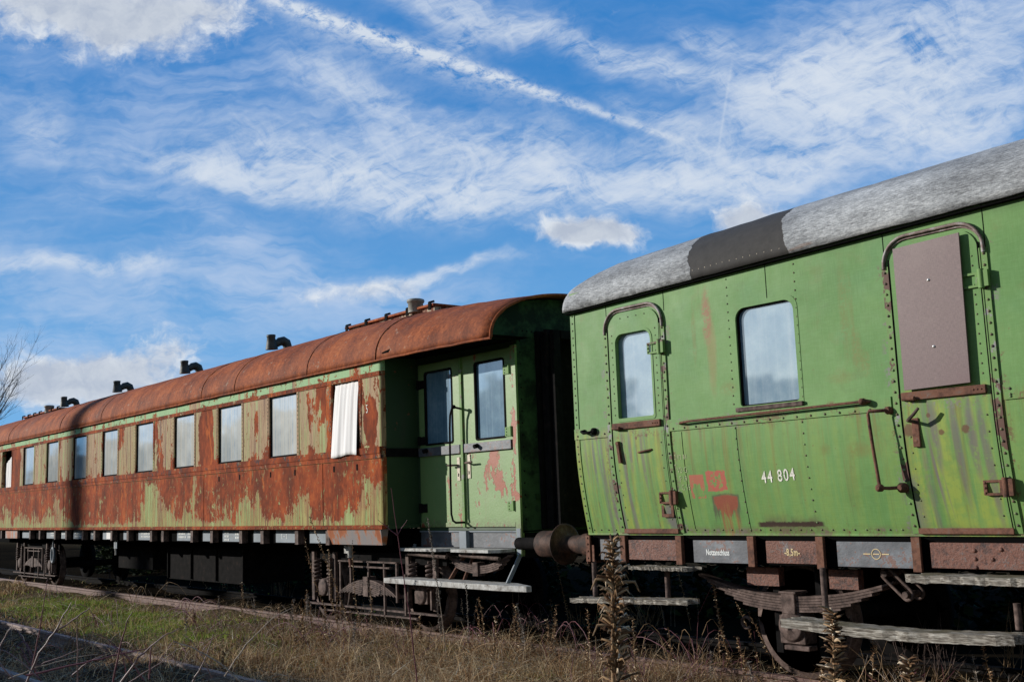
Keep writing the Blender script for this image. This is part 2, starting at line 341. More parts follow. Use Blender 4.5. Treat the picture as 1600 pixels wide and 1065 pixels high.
def f_w2roof(b, p):
    v = b.obj(); x, y, z = b.sep(v)
    g = b.noise(b.vec(x * 17.0, y * 90, z * 90), 1.0, 4, .72); n = b.noise(v, 1.6, 5, .6); f = b.noise(v, 60, 3, .7)
    n3 = b.noise(b.vec(x * 1.2, y * 5, z * 5), 1.0, 5, .65)
    k = g * .42 + n * .22 + f * .14 + n3 * .22
    grey = b.ramp(k, [(.34, (.05, .051, .053)), (.45, (.19, .195, .20)), (.52, (.33, .34, .345)), (.62, (.60, .61, .61))])
    sh = (z - 3.6) * -.42
    wob = (b.noise(v, 6, 4, .6) - .5) * .12
    xx = x - sh + wob
    pm = b.ss(xx, -6.56, -6.555) * b.ss(xx, -5.475, -5.48)
    tar = b.mix(b.noise(v, 14, 5, .7), (.026, .025, .024), (.07, .065, .06))
    col = b.mix(pm, grey, tar)
    nails = b.ss(b.ab(b.m('FRACT', x * 13.0 + n * 2.0) - .5), .07, .03) * b.ss(b.ab(z - 3.675 - (n - .5) * .05), .007, .003) * pm * .6
    col = b.mix(nails, col, (.5, .42, .32))
    lowe = b.ss(z, 3.68, 3.58) * b.ss(b.noise(v, 12, 4, .7), .45, .6) * (1 - pm)
    col = b.mix(lowe * .5, col, (.06, .06, .06))
    og = b.ss(b.noise(b.vec(x * .8, y * 6, z * 6), 1.0, 4, .6), .66, .7) * (1 - pm)
    col = b.mix(og * .35, col, (.30, .17, .11))
    setin(b, p, 'Normal', b.bump(k * (1 - pm * .7) + b.noise(v, 2, 3, .5), .8, .012))
    return col
M['w2roof'] = material('flaking_roof_felt', f_w2roof, .8, .25)

def f_trim(b, p):   # greenish, flaked to grey primer and rust
    v = b.obj(); n = b.noise(v, 7, 6, .7); f = b.noise(v, 3, 4, .6)
    c = b.mix(b.ss(n, .56, .60), (.135, .25, .07), (.24, .235, .23))
    c = b.mix(b.ss(f + (n - .5) * .8, .57, .61), c, (.105, .052, .036))
    setin(b, p, 'Normal', b.bump(n, .6, .004))
    return c
M['trim'] = material('flaked_door_moulding', f_trim, .65, .35)
def f_arch(b, p):
    v = b.obj(); n = b.noise(v, 9, 6, .7)
    setin(b, p, 'Normal', b.bump(n, .5, .004))
    return b.ramp(n, [(.35, (.08, .055, .05)), (.5, (.20, .14, .12)), (.62, (.33, .31, .30))])
M['arch'] = material('weathered_drip_moulding', f_arch, .6, .4)
M['rivet'] = material('rusty_rivet', lambda b, p: b.ramp(b.island(), [(.2, (.07, .06, .04)), (.6, (.14, .11, .06)), (1.0, (.15, .25, .10))]), .6, .4)

def glass(name, base, base2, lowc, spl=.22, stripes=0.0):
    def fn(b, p):
        nt = b.nt; v = b.obj(); x, y, z = b.sep(v)
        n = b.noise(v, 3, 6, .65); sp = b.noise(v, 60, 3, .75); st = b.noise(b.vec(x * 16, 1.0, z * .25), 1.0, 4, .6)
        col = b.mix(b.ss(n, .3, .7), base, base2)
        if stripes:
            cu = b.noise(b.vec(x * 19, 5.0, z * .06), 1.0, 3, .6)
            col = b.mix(b.ss(cu, .38, .62) * stripes, col, (.60, .58, .50))
            tan = b.ss(b.noise(b.vec(x * 20, 8.0, z * .08), 1.0, 2, .5), .60, .68)
            col = b.mix(tan * stripes * .75, col, (.50, .40, .24))
        dust = b.cl(b.ss(st, .45, .75) * .35 + b.ss(sp, .6, .72) * .25 + b.ss(n, .52, .75) * .25)
        if stripes: col = b.mix(b.ss(b.noise(b.vec(x * .8, 3.0, 0.0), 1.0, 1, .5), .4, .6) * b.ss(z + (b.noise(b.vec(x * 4, 1.0, 0.0), 1.0, 3, .6) - .5) * .3, 2.95, 2.75) * .45, col, (.20, .27, .31))  # darker lower part of the pane, painted in as a reflection
        dust = dust * (.6 if stripes else 1.0)
        col = b.mix(dust, col, lowc)
        setin(b, p, 'Base Color', col)
        g = nt.nodes.new('ShaderNodeBsdfGlossy'); g.inputs['Roughness'].default_value = .045
        b.put(g.inputs['Normal'], b.bump(b.noise(v, 1.4, 2, .5), .25, .004))
        lw = nt.nodes.new('ShaderNodeFresnel'); lw.inputs['IOR'].default_value = 1.5
        fac = b.cl((Sk(b, lw.outputs[0]) * 1.5 + spl) * (1 - dust * .6))
        mx = nt.nodes.new('ShaderNodeMixShader'); b.put(mx.inputs[0], fac)
        nt.links.new(p.outputs[0], mx.inputs[1]); nt.links.new(g.outputs[0], mx.inputs[2])
        nt.links.new(mx.outputs[0], nt.nodes['Material Output'].inputs[0])
        return None
    return material(name, fn, .5, .2)
M['glass1'] = glass('dirty_glass_over_curtain', (.30, .37, .42), (.58, .64, .66), (.64, .66, .63), .16, .9)
M['glass2'] = glass('milky_dusty_glass', (.13, .25, .37), (.28, .41, .50), (.48, .55, .60), .24)
M['glass3'] = glass('blue_dusty_glass', (.085, .21, .34), (.17, .33, .46), (.36, .48, .58), .30)

def f_curtain(b, p):
    v = b.obj(); x, y, z = b.sep(v)
    st = b.noise(b.vec(x * 26, 0.0, z * .6), 1.0, 3, .5)
    c = b.mix(b.ss(st, .55, .68) * .45, (.80, .78, .76), (.55, .47, .42))
    return c
M['curtain'] = material('white_cotton_curtain', f_curtain, .9, .1)
def f_board(b, p):
    v = b.obj(); x, y, z = b.sep(v)
    wv = b.noise(b.vec(x * 240, 0.0, z * 30), 1.0, 2, .6) * .5 + b.noise(b.vec(x * 30, 3.0, z * 240), 1.0, 2, .6) * .5
    c = b.mix(b.ss(wv, .35, .65), (.105, .062, .062), (.175, .112, .108))
    c = b.mix(b.ss(z, 2.62, 2.34) * b.ss(b.noise(v, 2, 3, .5), .2, .7) * .5, c, (.12, .055, .062))
    return b.mix(b.ss(b.noise(v, 3, 4, .6), .5, .7) * .35, c, (.20, .14, .13))
M['board'] = material('purple_brown_panel_board', f_board, .5, .5)
M['bolt'] = material('bright_bolt', lambda b, p: (.75, .73, .68), .3, .5, .6)
def f_wood(b, p):
    v = b.obj(); x, y, z = b.sep(v)
    g = b.noise(b.vec(x * 1.4, y * 95, z * 95), 1.0, 5, .72) * .7 + b.noise(b.vec(x * 9, y * 60, z * 60), 1.0, 4, .7) * .3; n = b.noise(v, 4, 4, .6)
    c = b.ramp(g, [(.36, (.05, .042, .034)), (.47, (.17, .15, .125)), (.57, (.38, .355, .31)), (.68, (.58, .56, .52))])
    moss = b.ss(n, .44, .6) * b.ss(b.sep(b.obj('Normal'))[2], .3, .8)
    c = b.mix(moss * .8, c, (.12, .10, .058))
    setin(b, p, 'Normal', b.bump(g, 1.0, .012))
    return c
M['wood'] = material('grey_split_timber', f_wood, .9, .1)
def f_step(b, p):
    v = b.obj(); n = b.noise(v, 12, 6, .7)
    return b.ramp(n, [(.33, (.12, .10, .085)), (.45, (.32, .31, .29)), (.65, (.52, .52, .50))])
M['step'] = material('pale_step_edge', f_step, .75, .3)
def f_plate(b, p):
    v = b.obj(); n = b.noise(v, 4, 6, .68); f = b.noise(v, 22, 5, .7)
    c = b.ramp(n, [(.3, (.045, .05, .058)), (.5, (.085, .092, .105)), (.64, (.15, .165, .185))])
    r = b.ss(n * .5 + f * .5, .545, .58)
    c = b.mix(r * .8, c, (.15, .058, .034))
    setin(b, p, 'Normal', b.bump(f, .5, .004))
    return c
M['plate'] = material('slate_grey_solebar_paint', f_plate, .5, .45)
def f_plate1(b, p):
    v = b.obj(); n = b.noise(v, 3, 5, .65); f = b.noise(v, 22, 5, .7)
    c = b.ramp(n, [(.3, (.15, .18, .205)), (.6, (.21, .245, .275)), (.75, (.30, .33, .35))])
    c = b.mix(b.ss(f, .62, .67) * .8, c, (.16, .07, .045))
    return c
M['plate1'] = material('blue_grey_solebar_paint', f_plate1, .6, .3)
def f_rplate(b, p):
    v = b.obj(); n = b.noise(v, 5, 6, .7); f = b.noise(v, 40, 5, .75)
    c = b.ramp(n * .6 + f * .4, [(.36, (.035, .022, .02)), (.45, (.10, .045, .034)), (.53, (.19, .075, .048)), (.59, (.13, .075, .06)), (.66, (.19, .175, .175))])
    setin(b, p, 'Normal', b.bump(n + f, .9, .010))
    return c
M['rplate'] = material('blistered_brown_solebar', f_rplate, .6, .4)
def f_fplate(b, p):
    v = b.obj(); x, y, z = b.sep(v); n = b.noise(b.vec(x * 5, y, z * 2), 1.0, 6, .7)
    return b.ramp(n, [(.35, (.28, .08, .03)), (.45, (.36, .12, .045)), (.5, (.27, .22, .2)), (.65, (.22, .215, .22))])
M['fplate'] = material('grey_and_rust_apron', f_fplate, .65, .35)
M['white'] = material('white_lettering_paint', lambda b, p: b.mix(b.ss(b.noise(b.obj(), 34, 4, .7), .56, .64), (.72, .70, .62), (.35, .40, .28)), .7, .2)
M['faint'] = material('faded_lettering_paint', lambda b, p: b.mix(b.ss(b.noise(b.obj(), 60, 4, .7), .5, .58), (.42, .43, .27), (.17, .30, .11)), .7, .2)
M['amber'] = material('cream_lettering_paint', lambda b, p: b.mix(b.ss(b.noise(b.obj(), 50, 4, .7), .64, .72), (.60, .47, .26), (.20, .12, .08)), .7, .2)
M['palewhite'] = material('chalky_lettering_paint', lambda b, p: b.mix(b.ss(b.noise(b.obj(), 46, 4, .7), .64, .72), (.76, .78, .76), (.10, .11, .12)), .7, .2)
M['ivory'] = material('ivory_lock_plate', lambda b, p: b.mix(b.ss(b.noise(b.obj(), 40, 4, .7), .58, .62), (.55, .48, .36), (.22, .12, .07)), .5, .4)
M['railsteel'] = material('rusty_rail', lambda b, p: b.ramp(b.noise(b.obj(), 14, 5, .7), [(.3, (.065, .034, .028)), (.5, (.13, .066, .052)), (.7, (.20, .115, .088))]), .65, .4)
M['palerail'] = material('lightened_rail', lambda b, p: b.ramp(b.noise(b.obj(), 14, 5, .7), [(.3, (.13, .085, .075)), (.5, (.24, .165, .145)), (.7, (.36, .28, .25))]), .6, .4)  # paler copy of the rail colour, lightened to read inside the shade
M['sleeper'] = material('old_sleeper_wood', lambda b, p: b.ramp(b.noise(b.obj(), 9, 5, .7), [(.3, (.02, .016, .013)), (.7, (.06, .05, .04))]), .9, .1)
M['stone'] = material('dark_ballast_stone', lambda b, p: b.ramp(b.island(), [(0, (.022, .017, .015)), (.6, (.06, .046, .040)), (1, (.12, .098, .085))]), .85, .2)
def f_soil(b, p):
    v = b.obj(); n = b.noise(v, .7, 6, .65); f = b.noise(v, 18, 6, .75)
    c = b.ramp(n * .5 + f * .5, [(.35, (.04, .028, .018)), (.5, (.11, .08, .045)), (.64, (.20, .155, .085))])
    under_shade = b.ss(b.sep(v)[1] + (n - .5) * .6, 8.05, 8.3) * b.ss(b.sep(v)[1], 30.0, 16.0)  # painted shade: ground blackened under and behind the carriages
    c = b.mix(under_shade * .93, c, (.008, .007, .006))
    setin(b, p, 'Normal', b.bump(f, 1.0, .03))
    return c
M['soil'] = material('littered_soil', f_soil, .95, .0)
def leafy(name, stops, rough=.75, tr=.25):
    def fn(b, p):
        c = b.ramp(b.island(), stops)
        nt = b.nt; t = nt.nodes.new('ShaderNodeBsdfTranslucent'); b.put(t.inputs['Color'], c)
        mx = nt.nodes.new('ShaderNodeMixShader'); mx.inputs[0].default_value = tr
        nt.links.new(p.outputs[0], mx.inputs[1]); nt.links.new(t.outputs[0], mx.inputs[2])
        nt.links.new(mx.outputs[0], nt.nodes['Material Output'].inputs[0])
        return c
    return material(name, fn, rough, .08)
M['dry'] = leafy('dry_grass_blade', [(0, (.06, .034, .016)), (.3, (.24, .14, .06)), (.6, (.54, .36, .17)), (.88, (.74, .57, .32)), (1, (.24, .24, .05))])
M['straw'] = leafy('pale_straw', [(0, (.12, .07, .035)), (.4, (.38, .27, .15)), (.8, (.62, .50, .33)), (1, (.85, .74, .56))])
M['drytall'] = leafy('brown_dead_stem', [(0, (.04, .02, .011)), (.35, (.22, .11, .05)), (.7, (.54, .34, .17)), (1, (.95, .78, .52))])
M['green'] = leafy('green_grass_blade', [(0, (.11, .20, .025)), (.6, (.24, .36, .045)), (1, (.42, .46, .10))])
M['litter'] = leafy('dead_leaf', [(0, (.07, .04, .025)), (.5, (.18, .10, .055)), (1, (.30, .20, .12))])
M['leaf'] = leafy('bramble_leaf', [(0, (.05, .09, .02)), (.5, (.12, .19, .04)), (.8, (.22, .28, .06)), (1, (.28, .33, .18))])
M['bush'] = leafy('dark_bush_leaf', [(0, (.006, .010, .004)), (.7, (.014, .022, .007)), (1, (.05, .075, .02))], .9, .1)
M['pod'] = leafy('dry_seed_pod', [(0, (.05, .028, .016)), (.45, (.19, .105, .055)), (.8, (.40, .26, .14)), (1, (.80, .66, .48))], .6, .12)
M['podgrey'] = leafy('grey_seed_head', [(0, (.06, .048, .04)), (.5, (.15, .125, .105)), (1, (.30, .27, .235))], .8, .1)
M['stem'] = material('dry_stem', lambda b, p: b.ramp(b.noise(b.obj(), 30, 3, .6), [(.3, (.13, .075, .04)), (.7, (.33, .22, .12))]), .7, .2)
M['pale'] = material('pale_stem', lambda b, p: b.ramp(b.noise(b.obj(), 30, 3, .6), [(.3, (.22, .165, .13)), (.7, (.46, .38, .31))]), .7, .2)
M['red'] = material('red_cane', lambda b, p: b.ramp(b.noise(b.obj(), 16, 3, .6), [(.3, (.10, .028, .04)), (.7, (.21, .07, .085))]), .5, .4)
M['pink'] = material('pinkish_cane', lambda b, p: b.ramp(b.noise(b.obj(), 16, 3, .6), [(.3, (.13, .07, .07)), (.7, (.30, .20, .185))]), .5, .4)
M['brick'] = material('sooty_brick', lambda b, p: b.ramp(b.noise(b.obj(), 3, 5, .6), [(.3, (.14, .06, .04)), (.7, (.27, .13, .09))]), .9, .1)
M['bark'] = material('dark_bark', lambda b, p: b.ramp(b.noise(b.obj(), 6, 4, .6), [(.3, (.035, .033, .036)), (.7, (.085, .078, .08))]), .9, .1)

# ------------------------------------------------------------------ mesh helpers
class MB:
    def __init__(s): s.v = []; s.f = []; s.mi = []; s.sm = []
    def add(s, vs, fs, m=0, smooth=False):
        o = len(s.v); s.v += [tuple(v) for v in vs]; s.f += [tuple(i + o for i in f) for f in fs]
        s.mi += [m] * len(fs); s.sm += [smooth] * len(fs)
    def box(s, x0, x1, y0, y1, z0, z1, m=0):
        s.add([(x0, y0, z0), (x1, y0, z0), (x1, y1, z0), (x0, y1, z0), (x0, y0, z1), (x1, y0, z1), (x1, y1, z1), (x0, y1, z1)],
              [(0, 3, 2, 1), (4, 5, 6, 7), (0, 1, 5, 4), (1, 2, 6, 5), (2, 3, 7, 6), (3, 0, 4, 7)], m)
    def bar(s, a, b_, w, h, m=0, up=(0, 0, 1)):
        a = Vector(a); b_ = Vector(b_); d = (b_ - a).normalized(); u = Vector(up)
        r = d.cross(u).normalized(); u = r.cross(d)
        vs = [p + r * sx * w / 2 + u * sz * h / 2 for p in (a, b_) for sx, sz in ((-1, -1), (1, -1), (1, 1), (-1, 1))]
        s.add(vs, [(0, 1, 2, 3), (7, 6, 5, 4), (0, 4, 5, 1), (1, 5, 6, 2), (2, 6, 7, 3), (3, 7, 4, 0)], m)
    def tube(s, pts, r, n=8, m=0, caps=True):
        pts = [Vector(p) for p in pts]; k = len(pts)
        rs = r if isinstance(r, (list, tuple)) else [r] * k
        vs = []; prev = None
        for i, p in enumerate(pts):
            d = (pts[min(i + 1, k - 1)] - pts[max(i - 1, 0)])
            d = d.normalized() if d.length > 1e-9 else Vector((0, 0, 1))
            if prev is None:
                a = Vector((0, 0, 1)) if abs(d.z) < .9 else Vector((1, 0, 0)); u = d.cross(a).normalized()
            else:
                u = prev - d * prev.dot(d); u = u.normalized() if u.length > 1e-6 else d.orthogonal().normalized()
            prev = u; w = d.cross(u)
            for j in range(n):
                t = 2 * PI * j / n; vs.append(p + (u * math.cos(t) + w * math.sin(t)) * rs[i])
        fs = [(i * n + j, i * n + (j + 1) % n, (i + 1) * n + (j + 1) % n, (i + 1) * n + j) for i in range(k - 1) for j in range(n)]
        s.add(vs, fs, m, True)
        if caps: s.add(vs[:n], [tuple(range(n))[::-1]], m); s.add(vs[-n:], [tuple(range(n))], m)
    def lathe(s, c, axis, prof, n=20, m=0):   # prof: (along, radius)
        s.tube([Vector(c) + Vector(axis) * a for a, _ in prof], [max(r, 1e-4) for _, r in prof], n, m)
    def rivet(s, x, y, z, r=.011, m=1, d=(0, -1, 0)):
        d = Vector(d).normalized(); u = d.orthogonal().normalized(); w = d.cross(u); c = Vector((x, y, z)); n = 7
        vs = [c + (u * math.cos(2 * PI * j / n) + w * math.sin(2 * PI * j / n)) * r for j in range(n)]
        vs += [c + d * r * .55 + (u * math.cos(2 * PI * j / n) + w * math.sin(2 * PI * j / n)) * r * .68 for j in range(n)] + [c + d * r * .8]
        fs = [(j, (j + 1) % n, n + (j + 1) % n, n + j) for j in range(n)] + [(n + j, n + (j + 1) % n, 2 * n) for j in range(n)]
        s.add(vs, fs, m, True)
    def grid(s, P, m=0, smooth=True):
        a = len(P); c = len(P[0])
        s.add([p for row in P for p in row], [(i * c + j, i * c + j + 1, (i + 1) * c + j + 1, (i + 1) * c + j) for i in range(a - 1) for j in range(c - 1)], m, smooth)
    def build(s, name, mats, parent=None, bevel=0, label=None):
        me = bpy.data.meshes.new(name); me.from_pydata(s.v, [], s.f); me.update()
        for mm in (mats if isinstance(mats, (list, tuple)) else [mats]): me.materials.append(M[mm])
        me.polygons.foreach_set('material_index', s.mi); me.polygons.foreach_set('use_smooth', s.sm)
        o = bpy.data.objects.new(name, me); C.objects.link(o)
        if parent: adopt(o, parent)
        if bevel:
            bv = o.modifiers.new('bevel', 'BEVEL'); bv.width = bevel; bv.segments = 2; bv.limit_method = 'ANGLE'
        if label: o['label'] = label
        return o
def wloc(o):
    v = Vector(o.location)
    return v
EMP = {}
def adopt(o, parent):
    o.parent = parent
    root = parent
    while root.parent: root = root.parent
    if parent is root and root.type == 'EMPTY': o.matrix_parent_inverse = Matrix.Translation(-Vector(root.location))
def tag(o, label, cat, group=None, kind=None):
    if label: o['label'] = label
    if cat: o['category'] = cat
    if group: o['group'] = group
    if kind: o['kind'] = kind
    return o
def thing(name, loc, label, cat, group=None):
    o = bpy.data.objects.new(name, None); C.objects.link(o); o.location = loc; o.empty_display_size = .3
    return tag(o, label, cat, group)
def structure(o): o['kind'] = 'structure'; return o
def shift_mesh(o, off):
    return o
def copy_part(o, dx, parent, kids=True):
    c = o.copy(); C.objects.link(c); c.parent = parent
    c.location = Vector(o.location) + Vector(dx)
    if kids:
        for ch in o.children:
            d = ch.copy(); C.objects.link(d); d.parent = c
    return c
def wall(mb, x0, x1, z0, z1, holes, yf, th, xcuts=(), zcuts=(), m=0, mr=0):
    xs = sorted(set([x0, x1] + [h[0] for h in holes] + [h[1] for h in holes] + [x for x in xcuts if x0 < x < x1]))
    zs = sorted(set([z0, z1] + [h[2] for h in holes] + [h[3] for h in holes] + [z for z in zcuts if z0 < z < z1]))
    idx = {}; vs = []
    def V(x, z):
        if (x, z) not in idx: idx[(x, z)] = len(vs); vs.append((x, yf(z), z))
        return idx[(x, z)]
    fs = []
    for i in range(len(xs) - 1):
        for j in range(len(zs) - 1):
            cx = (xs[i] + xs[i + 1]) / 2; cz = (zs[j] + zs[j + 1]) / 2
            if any(h[0] < cx < h[1] and h[2] < cz < h[3] for h in holes): continue
            fs.append((V(xs[i], zs[j]), V(xs[i + 1], zs[j]), V(xs[i + 1], zs[j + 1]), V(xs[i], zs[j + 1])))
    mb.add(vs, fs, m, True)
    for a, b_, c, d in holes:
        y = yf((c + d) / 2); q = [(a, c), (b_, c), (b_, d), (a, d)]
        for k in range(4):
            (xa, za), (xb, zb) = q[k], q[(k + 1) % 4]
            mb.add([(xa, y, za), (xa, y + th, za), (xb, y + th, zb), (xb, y, zb)], [(0, 1, 2, 3)], mr)
def rr(x0, x1, z0, z1, rt, rb, n=7):
    P = []
    for cx, cz, r, a0 in ((x1 - rt, z1 - rt, rt, 0), (x0 + rt, z1 - rt, rt, 90), (x0 + rb, z0 + rb, rb, 180), (x1 - rb, z0 + rb, rb, 270)):
        for k in range(n):
            a = math.radians(a0 + 90 * k / (n - 1)); P.append((cx + r * math.cos(a), cz + r * math.sin(a)))
    return P
def ring(mb, out, inn, y, th_out, th_in, m=0):
    n = len(out)
    vs = [(x, y, z) for x, z in out] + [(x, y, z) for x, z in inn] + [(x, y + th_out, z) for x, z in out] + [(x, y + th_in, z) for x, z in inn]
    fs = []
    for k in range(n):
        j = (k + 1) % n
        fs += [(k, n + k, n + j, j), (k, j, 2 * n + j, 2 * n + k), (n + j, n + k, 3 * n + k, 3 * n + j)]
    mb.add(vs, fs, m)
def disc(mb, pts, y, m=0):
    mb.add([(x, y, z) for x, z in pts], [tuple(range(len(pts)))], m)
def text(name, body, x, z, size, yf, mat, parent, sx=.8, space=1.0, off=.003, bold=.0, slant=0.0):
    cu = bpy.data.curves.new(name, 'FONT'); cu.body = body; cu.size = size; cu.space_character = space; cu.offset = bold; cu.resolution_u = 3
    o = bpy.data.objects.new(name, cu); C.objects.link(o)
    dg = bpy.context.evaluated_depsgraph_get(); me = bpy.data.meshes.new_from_object(o.evaluated_get(dg))
    bpy.data.objects.remove(o)
    for v in me.vertices:
        X = x + v.co.x * sx; Z = z + v.co.y + v.co.x * slant; v.co = (X, yf(Z) - off, Z)
    me.materials.clear(); me.materials.append(M[mat])
    o = bpy.data.objects.new(name, me); C.objects.link(o); adopt(o, parent)
    return o

# ------------------------------------------------------------------ roofs
YC, HW = 8.95, 1.39
def prof(rise, hw, ez, n=40, p=2.2):
    P = []
    for k in range(n + 1):
        t = PI * k / n; c = math.cos(t); s_ = math.sin(t)
        P.append((YC - hw * math.copysign(abs(c) ** (2 / p), c), ez + rise * abs(s_) ** (2 / p)))
    return P
def roof(xs, risef, ezf, hw, name, mat, parent, seams, th=.03, jit=.004, edge=.0):
    mb = MB(); rows = []
    for i, x in enumerate(xs):
        rows.append([(x, y, z + random.uniform(-jit, jit)) for y, z in prof(risef(x), hw, ezf(x))])
    mb.grid([[r[k] for r in rows] for k in range(len(rows[0]))], 0)
    rim = MB()
    o = mb.build(name, [mat], parent)
    so = o.modifiers.new('solid', 'SOLIDIFY'); so.thickness = th; so.offset = -1
    if seams:
        for i, x in enumerate(seams):
            sm = MB(); sm.tube([(x + random.uniform(-.006, .006), y, z - .001) for y, z in prof(risef(x), hw + .004, ezf(x))], .012 if i == 0 else .007, 5)
            sm.build('roof_seam', [mat], o)
    return o

# ================================================================== BROWN CARRIAGE
W1 = thing('railway_carriage', (-21.7, YC, 0), 'long rusty brown passenger carriage with peeling pale green paint and a row of curtained windows', 'railway carriage')
XA, XB = -32.6, -11.98           # side wall extent
ZB, ZT = 1.325, 3.56
WY = 7.6
wins = [-12.905 + (.0 if k == 0 else 0) for k in range(1)] + [-14.72, -16.556, -18.41, -20.28, -22.15, -24.02, -25.93, -27.80, -29.70]
holes = [(-13.255, -12.555, 2.372, 3.296)] + [(c - .43, c + .43, 2.372, 3.296) for c in wins[1:]]
mb = MB()
wall(mb, XA, XB - .06, ZB, ZT, holes, lambda z: WY, .085, zcuts=(2.225, 3.356))
# rounded corner into the vestibule
mb.grid([[(XB - .06 + .06 * math.sin(a), WY + .06 - .06 * math.cos(a), z) for a in [PI / 2 * k / 5 for k in range(6)]] for z in (ZB, 2.3, ZT)], 0)
# belts and flange standing proud of the sheet
mb.box(XA, XB - .03, WY - .014, WY - .002, 2.225, 2.285); mb.box(XA, XB - .03, WY - .024, WY - .002, 2.288, 2.372)
mb.box(XA, XB - .03, WY - .012, WY - .002, 3.296, 3.356); mb.box(XA, XB - .02, WY - .02, WY + .04, 1.315, 1.362)
for x in (-17.57, -25.05, -30.4, -13.55): mb.box(x - .014, x + .014, WY - .006, WY - .001, 1.365, 2.224)
for h in holes:
    for xx in (h[0] - .045, h[1] + .045):
        mb.box(xx - .03, xx + .03, WY - .007, WY - .002, 2.375, 3.294)
        if xx > -24:
            for k in range(15): mb.rivet(xx, WY - .007, 2.42 + k * .06, .010)
for k in range(64):
    x = -12.2 - k * .17
    mb.rivet(x, WY - .012, 3.326, .009); mb.rivet(x, WY - .02, 1.338, .009)
for h in holes[:-1]:
    if h[0] > -17:
        for xx in (h[0] + .03, h[1] - .06): mb.box(xx - .016, xx + .016, WY - .006, WY - .002, 2.09, 2.17, 2)
side = mb.build('side_wall', ['w1side', 'rivet', 'dark'], W1)
# shell that closes the body
mb = MB()
mb.add([(XA, 10.3, ZB), (-9.86, 10.3, ZB), (-9.86, 10.3, ZT), (XA, 10.3, ZT)], [(0, 1, 2, 3)])
mb.add([(XA, 7.6, ZB), (XA, 10.3, ZB), (XA, 10.3, ZT), (XA, 7.6, ZT)], [(0, 1, 2, 3)])
mb.add([(XA, 7.62, ZB + .01), (-9.9, 8.17, ZB + .01), (-9.9, 10.29, ZB + .01), (XA, 10.29, ZB + .01)], [(0, 1, 2, 3)])
mb.add([(XA, 8.2, ZB), (XB, 8.2, ZB), (XB, 8.2, ZT), (XA, 8.2, ZT)], [(0, 1, 2, 3)], 1)  # near-black sheet standing in for the unlit interior
mb.build('rear_wall', ['w1green', 'inside'], W1)
# windows
def w1_window(c, w, parent):
    f = MB(); x0, x1 = c - w / 2, c + w / 2; z0, z1 = 2.372, 3.296; y = WY + .014
    for a, b_, e, g in ((x0 + .001, x1 - .001, z1 - .022, z1 - .001), (x0 + .001, x1 - .001, z0 + .001, z0 + .03), (x0 + .001, x0 + .018, z0 + .03, z1 - .022), (x1 - .018, x1 - .001, z0 + .03, z1 - .022)):
        f.box(a, b_, y, y + .03, e, g)
    fr = f.build('window', ['dark'], parent)
    p_ = MB(); p_.add([(x0 + .015, y + .018, z0 + .028), (x1 - .015, y + .018, z0 + .028), (x1 - .015, y + .018, z1 - .02), (x0 + .015, y + .018, z1 - .02)], [(0, 1, 2, 3)])
    p_.build('pane', ['glass1'], fr)
    return fr
for c in wins[1:-1]: w1_window(c, .86, W1)
# first window is open: a white curtain hangs out over the sill
rows = []
for i in range(22):
    t = i / 21; z = 3.285 - t * .985
    row = []
    for j in range(25):
        u = j / 24; flare = .05 * max(0, t - .25)
        x = -13.205 - flare * (1 - u) + u * (.63 + flare)
        y = WY + .03 - .075 * max(0, (t - .05)) ** .7 + .010 * math.sin(u * 16 + t * 1.5) * (.35 + t * .6) + .004 * math.sin(u * 41)
        row.append((x, y, z - .020 * math.sin(u * 5 + 1) * t ** 2 - (.02 * u * t)))
    rows.append(row)
mb = MB(); mb.grid(rows, 0)
cu = mb.build('curtain', ['curtain'], W1, label='white curtain hanging out of the open end window')
so = cu.modifiers.new('s', 'SOLIDIFY'); so.thickness = .003
# last window half open with a curtain behind
mb = MB(); c = wins[-1]
rows = [[(c - .40 + .7 * u + .1 * t, WY + .07 + .01 * math.sin(u * 20), 2.38 + t * (.62 + .22 * u)) for u in [k / 12 for k in range(13)]] for t in [0, .33, .66, 1]]
mb.grid(rows, 0); mb.build('curtain', ['curtain'], W1, label='torn white curtain low in the far window')
# roof
def w1rise(x):
    s_ = max(0, (x + 13.6) / 4.0); return .775 - .175 * min(1, s_) ** 1.7
def w1ez(x): return 3.50 - .03 * max(0, (x + 12) / 2.4) ** 2
xs = [-34 + .35 * k for k in range(58)] + [-13.6 + .25 * k for k in range(16)] + [-9.6]
roof1 = roof(xs, w1rise, w1ez, HW, 'roof', 'w1roof', W1, [-12.05, -13.9, -16.3, -17.6, -22.6, -25.3, -29.5], .03, .006)
mb = MB()
mb.tube([(x, YC - HW + .004, w1ez(x) - .014 + random.uniform(-.004, .004)) for x in xs], .015, 6)
mb.build('roof_edge', ['w1roof'], roof1)
mb = MB(); pe = prof(w1rise(-9.6) - .0, HW + .002, w1ez(-9.6))
mb.tube([(-9.6, y, z - .012) for y, z in pe], .018, 6); mb.build('roof_rim', ['w1roof'], roof1)
# torn hole in the eave beside the seam
mb = MB(); mb.add([(-11.90, 7.557, 3.560), (-11.74, 7.556, 3.562), (-11.70, 7.566, 3.60), (-11.80, 7.568, 3.592), (-11.88, 7.560, 3.578)], [(0, 1, 2, 3, 4)]); mb.build('roof_tear', ['inside'], roof1)
